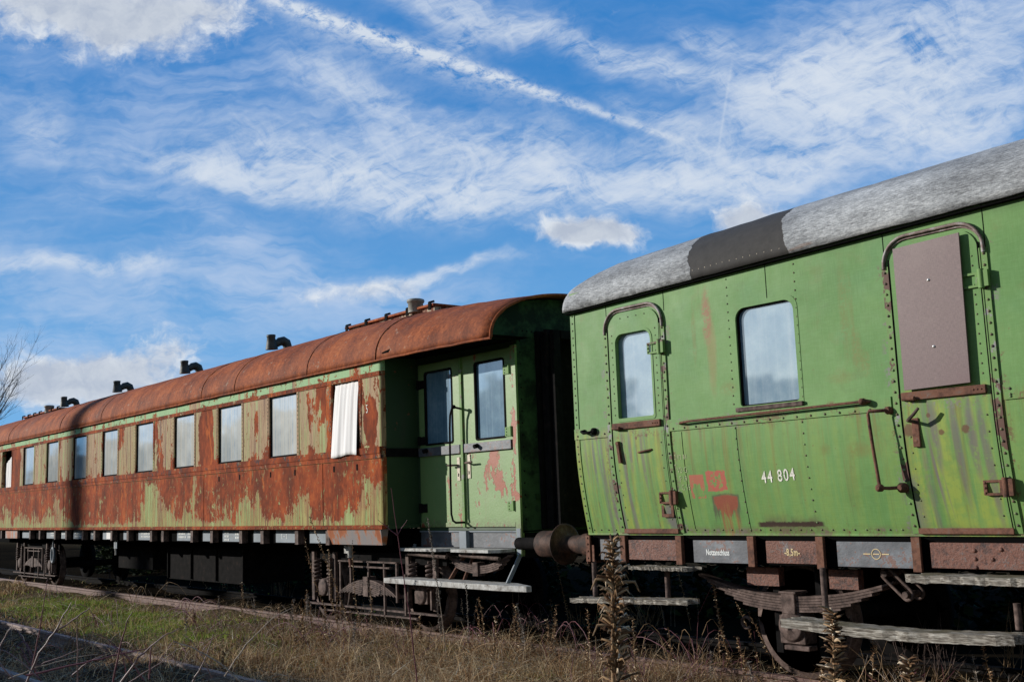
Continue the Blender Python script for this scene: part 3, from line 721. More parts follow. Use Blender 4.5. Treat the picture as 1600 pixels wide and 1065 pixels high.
# goose-neck roof ventilators
def vent(x, parent, y=8.64):
    zb = 3.5 + .775 * (1 - abs((YC - y) / HW) ** 2.2) ** (1 / 2.2)
    m_ = MB()
    m_.lathe((x, y, zb - .05), (0, 0, 1), [(0, .085), (.06, .085), (.065, .06), (.1, .06)], 16)
    arc = [(x, y, zb + .03), (x, y, zb + .07), (x, y - .02, zb + .125), (x, y - .08, zb + .155), (x, y - .15, zb + .14), (x, y - .2, zb + .105), (x, y - .28, zb + .10)]
    m_.tube(arc, [.07, .075, .08, .08, .072, .064, .062], 14)
    m_.lathe((x, y - .29, zb + .0), (0, -.06, 1), [(0, .105), (.03, .10), (.10, .085), (.2, .068), (.21, .076), (.245, .076), (.25, .05)], 18)
    return m_.build('roof_ventilator', ['vent'], parent)
for x in (-16.55, -20.2, -23.92, -27.62): vent(x, W1)
# raised hatches with water filler pots
def hatch(x0, x1, cx, parent):
    y0, y1 = 8.42, 9.45; z0 = 4.19
    m_ = MB(); m_.box(x0, x1, y0, y1, z0, z0 + .075, 1); m_.box(x0 - .04, x1 + .04, y0 - .05, y1 + .05, z0 + .076, z0 + .105, 0)
    n = int((x1 - x0) / .62) + 1
    for k in range(n + 1):
        x = x0 + .03 + (x1 - x0 - .06) * k / n
        m_.box(x - .03, x + .03, y0 - .065, y0 - .051, z0 + .02, z0 + .13, 2); m_.tube([(x - .03, y0 - .05, z0 + .125), (x + .03, y0 + .0, z0 + .14)], .016, 6, 2)
    h_ = m_.build('roof_hatch', ['w1roof', 'cream', 'dark'], parent)
    p_ = MB(); p_.lathe((cx, 8.42, z0 + .05), (0, 0, 1), [(0, .105), (.135, .105), (.14, .12), (.165, .125), (.18, .12), (.19, .09), (.195, 0)], 22)
    p_.build('filler_pot', ['pot'], h_)
    return h_
hatch(-14.15, -11.9, -12.35, W1)
hatch(-31.3, -28.2, -29.1, W1)
# -- vestibule
YD, XE = 8.15, -9.86
mb = MB()
mb.add([(XB, WY + .06, ZB), (XB, YD, ZB), (XB, YD, ZT), (XB, WY + .06, ZT)], [(0, 1, 2, 3)])
mb.box(XB + .001, XB + .022, WY + .05, YD - .001, 2.235, 2.345, 1)
mb.box(XB + .001, XB + .03, WY + .05, YD - .001, 1.315, 1.36, 0)
mb.box(XB + .001, XB + .012, WY + .05, YD - .001, 3.26, 3.30, 0)
# surround of the doors
wall(mb, XB, XE, ZB - .05, ZT + .2, [(-11.92, -9.955, 1.31, 3.44)], lambda z: YD, .06)
# soffit under the roof overhang
mb.add([(XB, WY - .02, 3.53), (XE + .25, WY - .02, 3.50), (XE + .25, YD + .02, 3.50), (XB, YD + .02, 3.53)], [(0, 1, 2, 3)], 2)
# end wall below the roof line
pe = [(y, z - .05) for y, z in prof(w1rise(XE), HW - .04, w1ez(XE))]
up_ = [(y, z) for y, z in pe if z > 3.52]
pts = [(YD, ZB - .08), (9.75, ZB - .08), (9.75, 3.5), (up_[-1][0], 3.5)] + up_[::-1] + [(up_[0][0], 3.5), (YD, 3.5)]
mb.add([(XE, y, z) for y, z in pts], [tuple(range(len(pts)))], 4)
for k in range(16): mb.rivet(XE, YD + .05, 1.4 + k * .14, .012, 3, (1, 0, 0))
for k in range(9): mb.rivet(XE, YD + .1 + k * .07, 3.62, .012, 3, (1, 0, 0))
mb.box(XE + .001, XE + .02, YD + .2, YD + .5, 1.63, 1.69, 0)
mb.build('vestibule_wall', ['w1green', 'dark', 'inside', 'dark', 'endshade'], W1)
mb = MB(); mb.box(-9.955, XE - .002, YD - .03, YD + .02, .98, 3.45); mb.box(-9.945, XE - .012, YD - .034, YD - .031, 1.0, 1.30, 1)
mb.build('corner_post', ['w1door', 'plate1'], W1, bevel=.004)
def w1_door(x0, x1, wx0, wx1, hinge, hx):
    m_ = MB(); o_ = rr(x0, x1, 1.315, 3.43, .01, .01, 3); i_ = rr(wx0, wx1, 2.375, 3.318, .035, .025, 3)
    ring(m_, o_, i_, YD - .012, .05, .05)
    d = m_.build('door', ['w1door'], W1)
    m_ = MB(); ring(m_, rr(wx0 - .012, wx1 + .012, 2.363, 3.33, .045, .035, 5), rr(wx0 + .012, wx1 - .012, 2.387, 3.306, .03, .02, 5), YD - .02, .008, .03)
    fr = m_.build('window', ['dark'], d)
    m_ = MB(); disc(m_, rr(wx0, wx1, 2.375, 3.318, .03, .02, 5), YD + .012); m_.build('pane', ['glass3'], fr)
    m_ = MB(); m_.box(x0 + .01, x1 - .01, YD - .045, YD - .0125, 2.225, 2.335)
    m_.tube([(wx0 + .06, YD - .045, 2.30), (wx0 + .06, YD - .10, 2.285)], .028, 8, 1)
    if hinge < 0: pass
    m_.build('door_belt', ['plate', 'dark'], d, bevel=.004)
    m_ = MB(); m_.box(x0 + .005, x1 - .005, YD - .022, YD - .0125, 1.32, 1.372); m_.build('kick_strip', ['w1door'], d)
    for z in (3.17, 2.43, 1.56):
        m_ = MB(); a = hx; sgn = -1 if hinge > 0 else 1
        m_.box(min(a, a + sgn * .13), max(a, a + sgn * .13), YD - .024, YD - .013, z - .055, z + .055); m_.tube([(a, YD - .03, z - .06), (a, YD - .03, z + .06)], .022, 8)
        for k in range(3): m_.rivet(a + sgn * .1, YD - .024, z - .035 + .035 * k, .010, 0)
        m_.build('hinge', ['trim' if hinge > 0 else 'dark'], d)
    return d
dl = w1_door(-11.915, -10.985, -11.77, -11.17, -1, -11.90)
dr = w1_door(-10.94, -9.965, -10.68, -10.10, 1, -9.975)
for d, hx, tip, zz in ((dl, -11.06, -11.22, 2.08), (dr, -10.84, -10.70, 2.10)):
    m_ = MB(); m_.box(hx - .028, hx + .028, YD - .022, YD - .0125, zz - .19, zz + .10); m_.box(hx - .009, hx + .009, YD - .024, YD - .0225, zz - .14, zz - .10, 1); m_.build('lock_plate', ['ivory', 'dark'], d)
    m_ = MB(); m_.tube([(hx, YD - .02, zz), (hx, YD - .075, zz), (tip, YD - .08, zz + .005)], .012, 8); m_.build('handle', ['brown'], d)
m_ = MB(); m_.box(-10.985, -10.94, YD - .035, YD - .012, 1.315, 3.43); m_.build('meeting_strip', ['trim'], dr)
# grab loop in front of the meeting doors
m_ = MB(); yl = YD - .15
pts = [(-10.965, YD - .03, 2.78), (-10.965, yl, 2.80), (-10.99, yl, 2.78), (-11.03, yl, 2.70), (-11.045, yl, 2.55), (-11.06, yl, 1.9), (-11.06, yl, 1.48), (-11.03, yl, 1.40), (-10.97, yl, 1.375), (-10.95, YD - .06, 1.375), (-10.95, YD - .03, 1.375)]
m_.tube(pts, .0135, 8)
m_.lathe((-10.965, yl - .02, 2.80), (0, 1, 0), [(0, .01), (.008, .026), (.04, .026), (.05, .02)], 10)
m_.build('grab_handle', ['dark'], W1)
# gangway bellows on the end wall
m_ = MB()
for k in range(4):
    x = XE + .02 + k * .085
    for (a, b_, c_, d_) in ((8.42, 8.54, 1.28, 3.62), (9.36, 9.48, 1.28, 3.62), (8.54, 9.36, 3.50, 3.62)): m_.box(x, x + (.07 if k % 2 else .05), a + (.02 if k % 2 else 0), b_, c_, d_ - (.02 if k % 2 else 0))
m_.box(XE + .34, XE + .38, 8.40, 8.46, 1.25, 3.3, 0); m_.box(XE + .02, XE + .05, 8.5, 9.4, 1.28, 3.5)
m_.build('gangway_bellows', ['dark', 'rust'], W1)
# below the doors
m_ = MB(); m_.box(XB, XE - .1, YD + .02, YD + .05, 1.07, 1.27); m_.box(-11.06, -10.92, YD - .04, YD + .015, 1.03, 1.27, 1); m_.box(XB, XE, YD + .0, YD + .3, 1.255, 1.27, 1)
m_.build('step_riser', ['plate', 'plate1'], W1)
for x0, x1 in ((-12.05, -11.07), (-10.93, -10.02)):
    m_ = MB(); P = [(x0, YD), (x0, YD - .26), (x0 + .05, YD - .31), (x1 - .12, YD - .31), (x1, YD - .22), (x1, YD)]
    n = len(P); m_.add([(x, y, 1.03) for x, y in P] + [(x, y, 1.065) for x, y in P], [tuple(range(n))[::-1], tuple(range(n, 2 * n))] + [(k, (k + 1) % n, n + (k + 1) % n, n + k) for k in range(n)])
    m_.tube([(x0 + .1, YD - .2, .99), (x1 - .05, YD - .2, .96)], .025, 6, 1)
    m_.build('footplate', ['step', 'brown'], W1)
m_ = MB(); P = [(-12.30, 7.78), (-9.85, 7.74), (-9.42, 7.80), (-9.40, 7.86), (-9.9, 8.06), (-12.30, 8.06)]; n = len(P)
m_.add([(x, y, .62) for x, y in P] + [(x, y, .685) for x, y in P], [tuple(range(n))[::-1], tuple(range(n, 2 * n))] + [(k, (k + 1) % n, n + (k + 1) % n, n + k) for k in range(n)])
m_.build('running_board', ['step'], W1, bevel=.006)
for a_, b_, w_, h_, mt in (((-9.90, YD - .02, 1.0), (-9.97, 7.98, .68), .05, .018, 'plate1'), ((-10.95, YD, 1.03), (-11.15, 8.02, .68), .05, .02, 'rust'), ((-12.1, YD, 1.1), (-12.1, 8.0, .5), .03, .03, 'plate1'), ((-10.88, YD + .05, 1.0), (-10.9, 8.05, .68), .04, .02, 'rust')):
    m_ = MB(); m_.bar(a_, b_, w_, h_, 0, (1, 0, 0)); m_.build('step_bracket', [mt], W1)
# solebar
m_ = MB(); m_.box(XA, -12.1, 7.735, 7.80, 1.105, 1.31, 3)
m_.box(-33, -9.95, 8.3, 9.6, .95, 1.24, 3)  # near-black box added below the floor to keep the underframe dark
plates = [(-28.6, -27.75), (-26.63, -25.8), (-25.55, -25.0), (-24.7, -23.9), (-23.58, -23.15), (-22.83, -22.15), (-21.65, -21.28), (-20.85, -20.05), (-18.98, -18.2), (-17.87, -17.4), (-17.08, -16.3), (-15.95, -15.55), (-15.2, -14.45), (-14.15, -13.42)]
for a, b_ in plates: q_ = MB(); q_.box(a, b_, 7.722, 7.734, 1.118, 1.305, 0); q_.build('solebar_plate', ['plate1'], W1)
for x in (-27.68, -26.9, -25.75, -24.95, -23.85, -23.1, -22.1, -21.2, -20.0, -19.45, -18.15, -17.34, -16.24, -15.5, -14.4, -13.5, -30.2, -31.4):
    q_ = MB(); q_.box(x - .0, x + .07, 7.65, 7.734, 1.10, 1.312); q_.box(x - .03, x + .07, 7.63, 7.65, 1.10, 1.312); q_.build('solebar_bracket', ['brown'], W1)
q_ = MB(); q_.box(-22.6, -22.32, 7.714, 7.7215, 1.125, 1.30); q_.build('notice_plate', ['curtain'], W1)
m_.build('solebar', ['plate1', 'brown', 'curtain', 'inside'], W1)
m_ = MB(); m_.add([(-13.45, 7.60, 1.315), (-12.06, 7.60, 1.315), (-12.12, 7.66, 1.11), (-13.45, 7.66, 1.11), (-13.45, 7.72, 1.315), (-12.06, 7.72, 1.315), (-12.12, 7.72, 1.11), (-13.45, 7.72, 1.11)], [(3, 2, 1, 0), (0, 1, 5, 4), (1, 2, 6, 5), (2, 3, 7, 6), (3, 0, 4, 7)])
m_.build('apron_plate', ['fplate'], W1)
m_ = MB(); m_.box(-29.8, -28.75, 7.64, 7.70, 1.11, 1.31); m_.build('apron_plate', ['fplate'], W1)
YS1 = lambda z: 7.7215
text('lettering', '[ -- ]', -15.02, 1.19, .075, YS1, 'palewhite', W1, 1.3)
def marks(pos):   # rows of small stencilled strokes, illegible at this size
    m_ = MB(); rnd = random.Random(3)
    for x, z, w, nrow in pos:
        for r in range(nrow):
            xx = x
            while xx < x + w:
                ww = rnd.uniform(.012, .03); zz = z - r * .055
                m_.add([(xx, 7.7175, zz), (xx + ww, 7.7175, zz), (xx + ww, 7.7175, zz + .035), (xx, 7.7175, zz + .035)], [(0, 1, 2, 3)]); xx += ww + rnd.uniform(.01, .02)
    return m_.build('lettering', ['palewhite'], W1)
marks([(-20.7, 1.22, .5, 2), (-18.9, 1.22, .3, 2), (-18.5, 1.22, .2, 2), (-17.0, 1.24, .15, 3), (-16.6, 1.22, .22, 2), (-24.6, 1.21, .5, 2), (-23.55, 1.2, .3, 1), (-25.5, 1.2, .3, 1), (-26.3, 1.22, .3, 2)])
# number plate remains and small marks on the sides
text('lettering', '5', -12.36, 2.83, .16, lambda z: 7.597, 'white', W1, .6)
# underfloor gear
m_ = MB(); m_.box(-20.9, -17.6, 8.35, 9.5, .35, 1.05); m_.box(-24.4, -22.4, 8.6, 9.5, .45, 1.05)
m_.box(-20.92, -17.58, 8.30, 8.352, .98, 1.06); 
for x in (-20.9, -19.8, -18.7, -17.6): m_.box(x - .02, x + .02, 8.31, 8.349, .38, .98)
m_.build('battery_box', ['dark'], W1, bevel=.01)
m_ = MB(); m_.tube([(-22.45, 7.85, 1.1), (-22.45, 7.85, .92), (-22.4, 7.84, .86), (-22.4, 7.84, .8)], .02, 7, 0); m_.box(-22.52, -22.36, 7.84, 7.86, .93, 1.1, 1); m_.build('drain_pipe', ['step', 'plate1'], W1)
m_ = MB(); m_.tube([(-13.25, 7.85, 1.1), (-13.25, 7.85, .92)], .035, 8, 1); m_.tube([(-13.25, 7.85, .92), (-13.2, 7.84, .80)], .03, 8, 0); m_.box(-13.36, -13.24, 7.82, 7.85, .98, 1.08, 1); m_.build('drain_pipe', ['rust', 'step'], W1)
m_ = MB()
for k in range(16):
    pass
P = [(-26.9 + .1 * math.cos(t), 7.95, .72 + .17 * math.sin(t)) for t in [2 * PI * k / 16 for k in range(17)]]
m_.tube(P, .03, 7, 0); m_.tube([(-26.9, 7.95, .88), (-26.9, 7.95, 1.1)], .02, 6, 0); m_.build('coupling_shackle', ['plate1'], W1)
# bogies
def leafspring(m_, xc, y0, y1, z, half, sag, n, th=.017, m=0, flip=1):
    for k in range(n):
        h = half * (1 - .10 * k) ; pts = []
        for i in range(17):
            u = -1 + 2 * i / 16; x = xc + u * h; pts.append((x, z + flip * sag * (u * h / half) ** 2 - flip * k * (th + .004)))
        vs = []
        for x, zz in pts: vs += [(x, y0, zz), (x, y1, zz), (x, y1, zz + th), (x, y0, zz + th)]
        fs = []
        for i in range(16):
            a = i * 4; c_ = a + 4
            fs += [(a, c_, c_ + 1, a + 1), (a + 3, a + 2, c_ + 2, c_ + 3), (a, a + 3, c_ + 3, c_), (a + 1, c_ + 1, c_ + 2, a + 2)]
        fs += [(0, 1, 2, 3), (64, 67, 66, 65)]
        m_.add(vs, fs, m)
def wheel_mb(x, y, r, face=-1, m=0):
    m_ = MB()
    m_.lathe((x, y, r), (0, 1, 0), [(-.005, .001), (-.004, .10), (.0, .105), (.02, .12), (.03, r - .13), (.0, r - .10), (-.005, r - .055), (-.005, r - .006), (.008, r), (.075, r), (.095, r + .028), (.12, r + .02), (.125, r - .1), (.06, .12), (.13, .1), (.14, 0)], 44, m)
    return m_
def bogie(xc, parent, detail=True):
    m_ = MB(); y = 8.02
    for s_ in (-1, 1):
        ax = xc + s_ * 1.25
        m_.box(ax - .34, ax - .27, y, y + .05, .28, .98); m_.box(ax + .27, ax + .34, y, y + .05, .28, .98)
    m_.box(xc - 1.75, xc + 1.75, y + .06, y + .10, .84, .98, 1)
    m_.bar((xc - 1.75, y, .235), (xc + 1.75, y, .235), .06, .022, 0); m_.bar((xc - 1.2, y - .02, .16), (xc + 1.2, y - .02, .17), .05, .018, 0)
    m_.bar((xc - .75, y - .02, .86), (xc + .75, y - .02, .86), .05, .02, 0); m_.bar((xc - .45, y - .03, .79), (xc + .6, y - .03, .79), .05, .02, 0)
    for x, z0, z1 in ((-.42, .56, .86), (.05, .62, .86), (.45, .15, .86), (-.7, .2, .86), (.95, .2, .72), (-1.0, .3, .9), (.75, .35, .86)):
        m_.bar((xc + x, y - .03, z0), (xc + x, y - .03, z1), .03, .03, 0, (1, 0, 0))
    fr = m_.build('bogie_frame', ['brown', 'dark'], parent)
    m_ = MB(); leafspring(m_, xc, y - .04, y + .06, .60, .75, -.20, 8, .022); m_.box(xc - .06, xc + .06, y - .06, y + .08, .40, .66)
    m_.build('leaf_spring', ['brown'], fr)
    for s_ in (-1, 1):
        ax = xc + s_ * 1.25
        for q in (-.2, .2):
            m_ = MB()
            hel = [(ax + q + .055 * math.cos(t * 2 * PI), y + .02 + .055 * math.sin(t * 2 * PI), .52 + .055 * t) for t in [k / 10 for k in range(66)]]
            m_.tube(hel, .017, 6)
            m_.build('coil_spring', ['brown'], fr)
        m_ = MB(); m_.lathe((ax, y - .03, .47), (0, 1, 0), [(0, .01), (.002, .10), (.02, .125), (.12, .13)], 20); m_.box(ax - .14, ax + .14, y + .0, y + .12, .36, .58)
        m_.build('axle_box', ['brown'], fr)
        wheel_mb(ax, 8.135, .46).build('wheel', ['brown'], fr)
        w_ = wheel_mb(ax, 8.135, .46); w_.v = [(x, 2 * YC - yy, z) for x, yy, z in w_.v]; w_.build('wheel', ['dark'], fr)
        m_ = MB(); m_.tube([(ax, 8.2, .46), (ax, 9.7, .46)], .08, 10); m_.build('axle', ['dark'], fr)
        # brake shoe curved beside the tread
        m_ = MB()
        P = [(ax - s_ * (.53) * math.cos(t), y + .14, .46 + .53 * math.sin(t)) for t in [-.75 + .1 * k for k in range(10)]]
        m_.tube(P, .03, 6); m_.build('brake_shoe', ['brown'], fr)
    m_ = MB(); P = [(xc + 1.55, y - .02, .56), (xc + 1.55, y - .02, .30)]
    m_.bar(P[0], P[1], .07, .03, 0, (1, 0, 0)); m_.build('hanger_link', ['brown'], fr)
    return fr
bogie(-13.05, W1); bogie(-28.6, W1)
# upturned spring leaf under the doors and buffer
m_ = MB(); leafspring(m_, -10.65, 8.05, 8.13, .84, .62, .14, 4, .02); m_.box(-10.7, -10.6, 8.03, 8.15, .74, .9); m_.build('leaf_spring', ['brown'], W1)
def buffer(x0, sgn, parent, length, mat):
    m_ = MB(); c = (x0, 8.075, 1.13)
    m_.lathe(c, (sgn, 0, 0), [(0, .19), (.03, .19), (.035, .135), (length * .55, .125), (length * .56, .105), (length - .03, .10), (length - .028, .21), (length - .012, .225), (length, .19), (length + .004, .001)], 28)
    b_ = m_.build('buffer', [mat], parent); 
    d_ = copy_part(b_, (0, 0, 0), parent); d_.location.y += 1.75
    return b_
m_ = MB(); m_.lathe((XE + .40, 8.075, 1.13), (1, 0, 0), [(0, .09), (.005, .12), (.04, .145), (.33, .148), (.355, .14), (.36, .10), (.365, .001)], 28)
bf = m_.build('buffer', ['buf'], W1); m_ = MB(); m_.tube([(XE, 8.075, 1.13), (XE + .41, 8.075, 1.13)], .07, 12); m_.build('buffer_rod', ['dark'], bf); d_ = copy_part(bf, (0, 1.75, 0), W1)  # rod in the dark material paints in the shade behind the buffer head
m_ = MB(); m_.box(XE - .12, XE - .012, 8.2, 9.7, .96, 1.24); m_.build('headstock', ['dark'], W1)

# ================================================================== GREEN CARRIAGE
W2 = thing('railway_carriage', (-3.0, YC, 0), 'green passenger carriage with flaking grey roof, riveted doors and white number 44804', 'railway carriage')
XL, XR = -8.295, 2.4
def y2(z): return 7.6 + .125 * max(0.0, (2.22 - z) / .95) ** 1.75
WIN = (-6.14, -5.495, 2.340, 3.250)
D1W = (-7.65, -7.15, 2.362, 3.225)
ZC = [2.22 - .95 * k / 12 for k in range(13)]
def e2z(x): return 3.575 + .022 * (x + 8.3)
m_ = MB()
hl2 = [(WIN[0] + .0, WIN[1], WIN[2], WIN[3]), (D1W[0], D1W[1], D1W[2], D1W[3]), (-2.6, -1.9, 2.346, 3.203), (-.9, -.2, 2.346, 3.203)]
wall(m_, XL, XR, 1.268, 3.74, hl2, y2, .06, zcuts=ZC)
m_.grid([[(XL, y2(z), z), (XL, 10.3, z)] for z in [1.268] + ZC[::-1] + [3.4, 3.68]], 0, False)
m_.add([(XL, 10.3, 1.27), (XR, 10.3, 1.27), (XR, 10.3, 3.7), (XL, 10.3, 3.7)], [(0, 1, 2, 3)])
m_.add([(XR, 7.6, 1.27), (XR, 10.3, 1.27), (XR, 10.3, 3.7), (XR, 7.6, 3.7)], [(0, 1, 2, 3)])
m_.add([(XL, 7.73, 1.27), (XR, 7.73, 1.27), (XR, 10.29, 1.27), (XL, 10.29, 1.27)], [(0, 1, 2, 3)], 2)
pe = [(y, z - .06) for y, z in prof(.46, 1.35, e2z(XL))]
m_.add([(XL + .01, y, z) for y, z in pe], [tuple(range(len(pe)))], 0)
# riveted edge strip on the end, following the curve
def vstrip(m_, x, w, z0, z1, pr, m=0):
    zs = [z0 + (z1 - z0) * k / 24 for k in range(25)]
    m_.grid([[(x - w / 2, y2(z) - .001, z), (x - w / 2, y2(z) - pr, z), (x + w / 2, y2(z) - pr, z), (x + w / 2, y2(z) - .001, z)] for z in zs], m, False)
vstrip(m_, XL + .035, .06, 1.27, 3.55, .007)
for k in range(30): z = 1.32 + k * .075; m_.rivet(XL + .035, y2(z) - .007, z, .010)
# sheet joints
for x, z0, z1 in ((-7.76, 3.42, 3.56), (-6.975, 3.36, 3.58), (-5.77, 3.24, 3.6), (-4.62, 3.4, 3.62), (-3.80, 3.3, 3.66)): vstrip(m_, x, .006, z0, z1, .002, 2)
for x in (-6.207, -5.475):
    for k in range(17): z = 2.40 + k * .075; m_.rivet(x, 7.6, z, .0088)
for x in (-6.207, -5.50):
    for k in range(10): z = 1.36 + k * .092; m_.rivet(x, y2(z), z, .0092)
for k in range(40):
    x = -8.2 + k * .105
    if -7.8 < x < -7.0 or -4.6 < x < -3.75: continue
    m_.rivet(x, y2(1.30), 1.30, .0095)
for k in range(10): m_.rivet(-4.86 - .0, y2(1.4), 1.4, .001)
# belt strip along the side
for a, b_ in ((XL, -7.80), (-6.98, -4.66), (-3.77, XR)):
    m_.box(a, b_, 7.588, 7.5995, 2.215, 2.322, 0)
    n = max(3, int((b_ - a) / .13))
    for k in range(n): m_.rivet(a + .05 + (b_ - a - .1) * k / (n - 1), 7.588, 2.235 if (b_ - a) > 1 else 2.25, .0115)
for x in (-3.72, -3.6):
    for z in (2.25, 2.29): m_.rivet(x, 7.588, z, .012)
vstrip(m_, -6.2, .005, 1.28, 2.2, .0015, 2); vstrip(m_, -6.84, .006, 1.3, 2.2, .0015, 2)
side2 = m_.build('side_wall', ['w2side', 'rivet', 'inside', 'rust'], W2)
m_ = MB(); zz = 1.272
m_.box(XL, XR, y2(1.268) - .006, y2(1.268) + .03, 1.250, 1.269); m_.build('bottom_flange', ['w2side'], side2)
# roof
def w2rise(x):
    s_ = max(0, (-5.6 - x) / 2.8); return .665 - .05 * min(1.2, s_) ** 1.6
xs2 = [-8.36, -8.33, -8.28, -8.2, -8.1] + [-7.95 + .15 * k for k in range(74)]
def w2rise2(x):
    e = max(0, (-7.9 - x) / .46); return w2rise(x) - .10 * e ** 2.0
rf2 = roof(xs2, w2rise2, lambda x: e2z(x) - .025, 1.40, 'roof', 'w2roof', W2, [], .045, .004)
m_ = MB(); m_.box(-8.34, XR, 7.556, 7.60, 0, .001); m_.v = []; m_.f = []; m_.mi = []; m_.sm = []
m_.bar((-8.33, 7.575, e2z(-8.33) - .050), (XR, 7.575, e2z(XR) - .050), .04, .014); m_.build('eave_shadow_strip', ['inside'], rf2)  # dark strip standing in for the shadow line under the roof edge
# big window
m_ = MB(); ring(m_, rr(WIN[0] - .045, WIN[1] + .03, WIN[2] - .03, WIN[3] + .03, .12, .03), rr(WIN[0] + .012, WIN[1] - .012, WIN[2] + .03, WIN[3] - .012, .10, .03), 7.5965, .003, .05)
ring(m_, rr(WIN[0] + .013, WIN[1] - .013, WIN[2] + .031, WIN[3] - .013, .10, .03), rr(WIN[0] + .022, WIN[1] - .022, WIN[2] + .042, WIN[3] - .022, .085, .02), 7.615, .03, .03, 1)
fr = m_.build('window', ['w2side', 'dark'], W2)
m_ = MB(); disc(m_, rr(WIN[0] + .012, WIN[1] - .012, WIN[2] + .03, WIN[3] - .012, .10, .03), 7.642); m_.build('pane', ['glass2'], fr)
m_ = MB(); m_.box(WIN[0] - .03, WIN[1] + .03, 7.572, 7.5955, WIN[2] - .015, WIN[2] + .022); m_.build('sill', ['brown'], fr, bevel=.004)
for a in (-2.6, -.9):
    m_ = MB(); disc(m_, rr(a, a + .7, 2.346, 3.203, .02, .02), 7.64); m_.build('window', ['glass2'], W2)
# doors
def w2_door(x0, x1, ztop, win, parent, board=False):
    m_ = MB(); pr = .012; z0 = 2.23; rad = .17
    out = rr(x0, x1, z0, ztop, rad, .002)
    if win: inn = rr(win[0], win[1], win[2], win[3], .10, .02)
    else: inn = rr((x0 + x1) / 2 - .01, (x0 + x1) / 2 + .01, 2.7, 2.9, .004, .004)
    ring(m_, out, inn, 7.6 - pr, pr - .001, .045)
    zs = [z0] + [z0 - (z0 - 1.30) * k / 12 for k in range(1, 13)]
    nx = 4
    m_.grid([[(x0 + (x1 - x0) * j / nx, y2(z) - pr, z) for j in range(nx + 1)] for z in zs[::-1]], 0)
    for xx in (x0, x1): m_.grid([[(xx, y2(z) - pr, z), (xx, y2(z) - .0005, z)] for z in zs], 0)
    for k in range(14):
        z = 2.42 + k * .072
        if z < ztop - .2:
            m_.rivet(x0 + .05, 7.6 - pr, z, .008); m_.rivet(x1 - .05, 7.6 - pr, z, .008)
    for k in range(7):
        z = 1.4 + k * .12; m_.rivet(x0 + .05, y2(z) - pr, z, .008); m_.rivet(x1 - .05, y2(z) - pr, z, .008)
    for k in range(4): m_.rivet(x0 + .18 + k * (x1 - x0 - .36) / 3, 7.6 - pr, ztop - .05, .008)
    d = m_.build('door', ['w2side', 'rivet'], parent)
    if win:
        m_ = MB(); ring(m_, rr(win[0] - .012, win[1] + .012, win[2] - .012, win[3] + .012, .11, .03), rr(win[0] + .012, win[1] - .012, win[2] + .02, win[3] - .012, .09, .02), 7.583, .004, .05)
        fr = m_.build('window', ['w2side'], d)
        m_ = MB(); disc(m_, rr(win[0], win[1], win[2], win[3], .10, .02), 7.638); m_.build('pane', ['glass2'], fr)
    # frame strips both sides, with rivets
    m_ = MB()
    for xx in (x0 - .042, x1 + .042):
        vstrip(m_, xx, .05, 1.27, ztop - rad, .013); vstrip(m_, xx + (.029 if xx < x0 else -.029), .008, 1.27, ztop - rad, .018); vstrip(m_, xx + (.039 if xx < x0 else -.039), .012, 1.27, ztop - rad + .05, .0135, 2)  # last strip is near-black, painting in the shadow gap at the door edge
        for k in range(24):
            z = 1.33 + k * .085
            if z < ztop - rad - .03: m_.rivet(xx, y2(z) - .014, z, .0115)
    m_.build('door_frame', ['trim', 'rivet', 'inside'], d)
    # drip moulding over the top
    m_ = MB(); P = []
    for k in range(9): a = PI - PI / 2 * k / 8; P.append((x0 - .045 + .2 + .2 * math.cos(a), ztop + .045 - .2 + .2 * math.sin(a)))
    for k in range(9): a = PI / 2 - PI / 2 * k / 8; P.append((x1 + .045 - .2 + .2 * math.cos(a), ztop + .045 - .2 + .2 * math.sin(a)))
    P = [(P[0][0], P[0][1] - .03)] + P + [(P[-1][0], P[-1][1] - .05)]
    m_.tube([(x, 7.582, z) for x, z in P], .014, 7); m_.tube([(x, 7.594, z - .024) for x, z in P], .008, 6)
    m_.build('drip_moulding', ['arch'], d)
    # sill rail across the door
    m_ = MB(); m_.box(x0 + .02, x1 - .03, 7.562, 7.587, 2.275, 2.338); 
    for k in range(3): m_.rivet(x1 - .12 + .03 * k, 7.562, 2.306, .009, 0)
    m_.tube([(x0 + .04, 7.55, 2.29), (x0 + .14, 7.545, 2.285)], .018, 7)
    m_.build('sill_rail', ['rust'], d, bevel=.004)
    m_ = MB(); m_.box(x0 - .01, x1 + .01, y2(1.29) - .03, y2(1.29) - .0125, 1.268, 1.312); m_.build('threshold', ['rust'], d, bevel=.003)
    # hinges
    for z in (ztop - .40, 1.60):
        m_ = MB(); y = y2(z)
        ring(m_, rr(x1 - .15, x1 - .0, z - .055, z + .055, .006, .006, 2), rr(x1 - .125, x1 - .03, z - .038, z + .038, .004, .004, 2), y - .03, .017, .017)
        for k in range(3): m_.rivet(x1 - .138, y - .03, z - .036 + .036 * k, .011, 0)
        m_.tube([(x1 + .02, y - .04, z - .07), (x1 + .02, y - .04, z + .07)], .024, 9); m_.box(x1 + .0, x1 + .075, y - .05, y - .015, z - .06, z + .06)
        m_.build('hinge', ['trim' if z > 2 else 'rust'], d)
    return d
d1 = w2_door(-7.735, -7.045, 3.42, D1W, W2)
d2 = w2_door(-4.575, -3.855, 3.50, None, W2)
m_ = MB(); m_.bar((-7.66, y2(2.05) - .03, 2.16), (-7.64, y2(1.95) - .03, 1.95), .03, .03, 0, (1, 0, 0)); m_.tube([(-7.66, 7.56, 2.14), (-7.66, 7.59, 2.14)], .02, 7); m_.build('handle', ['rust'], d1)
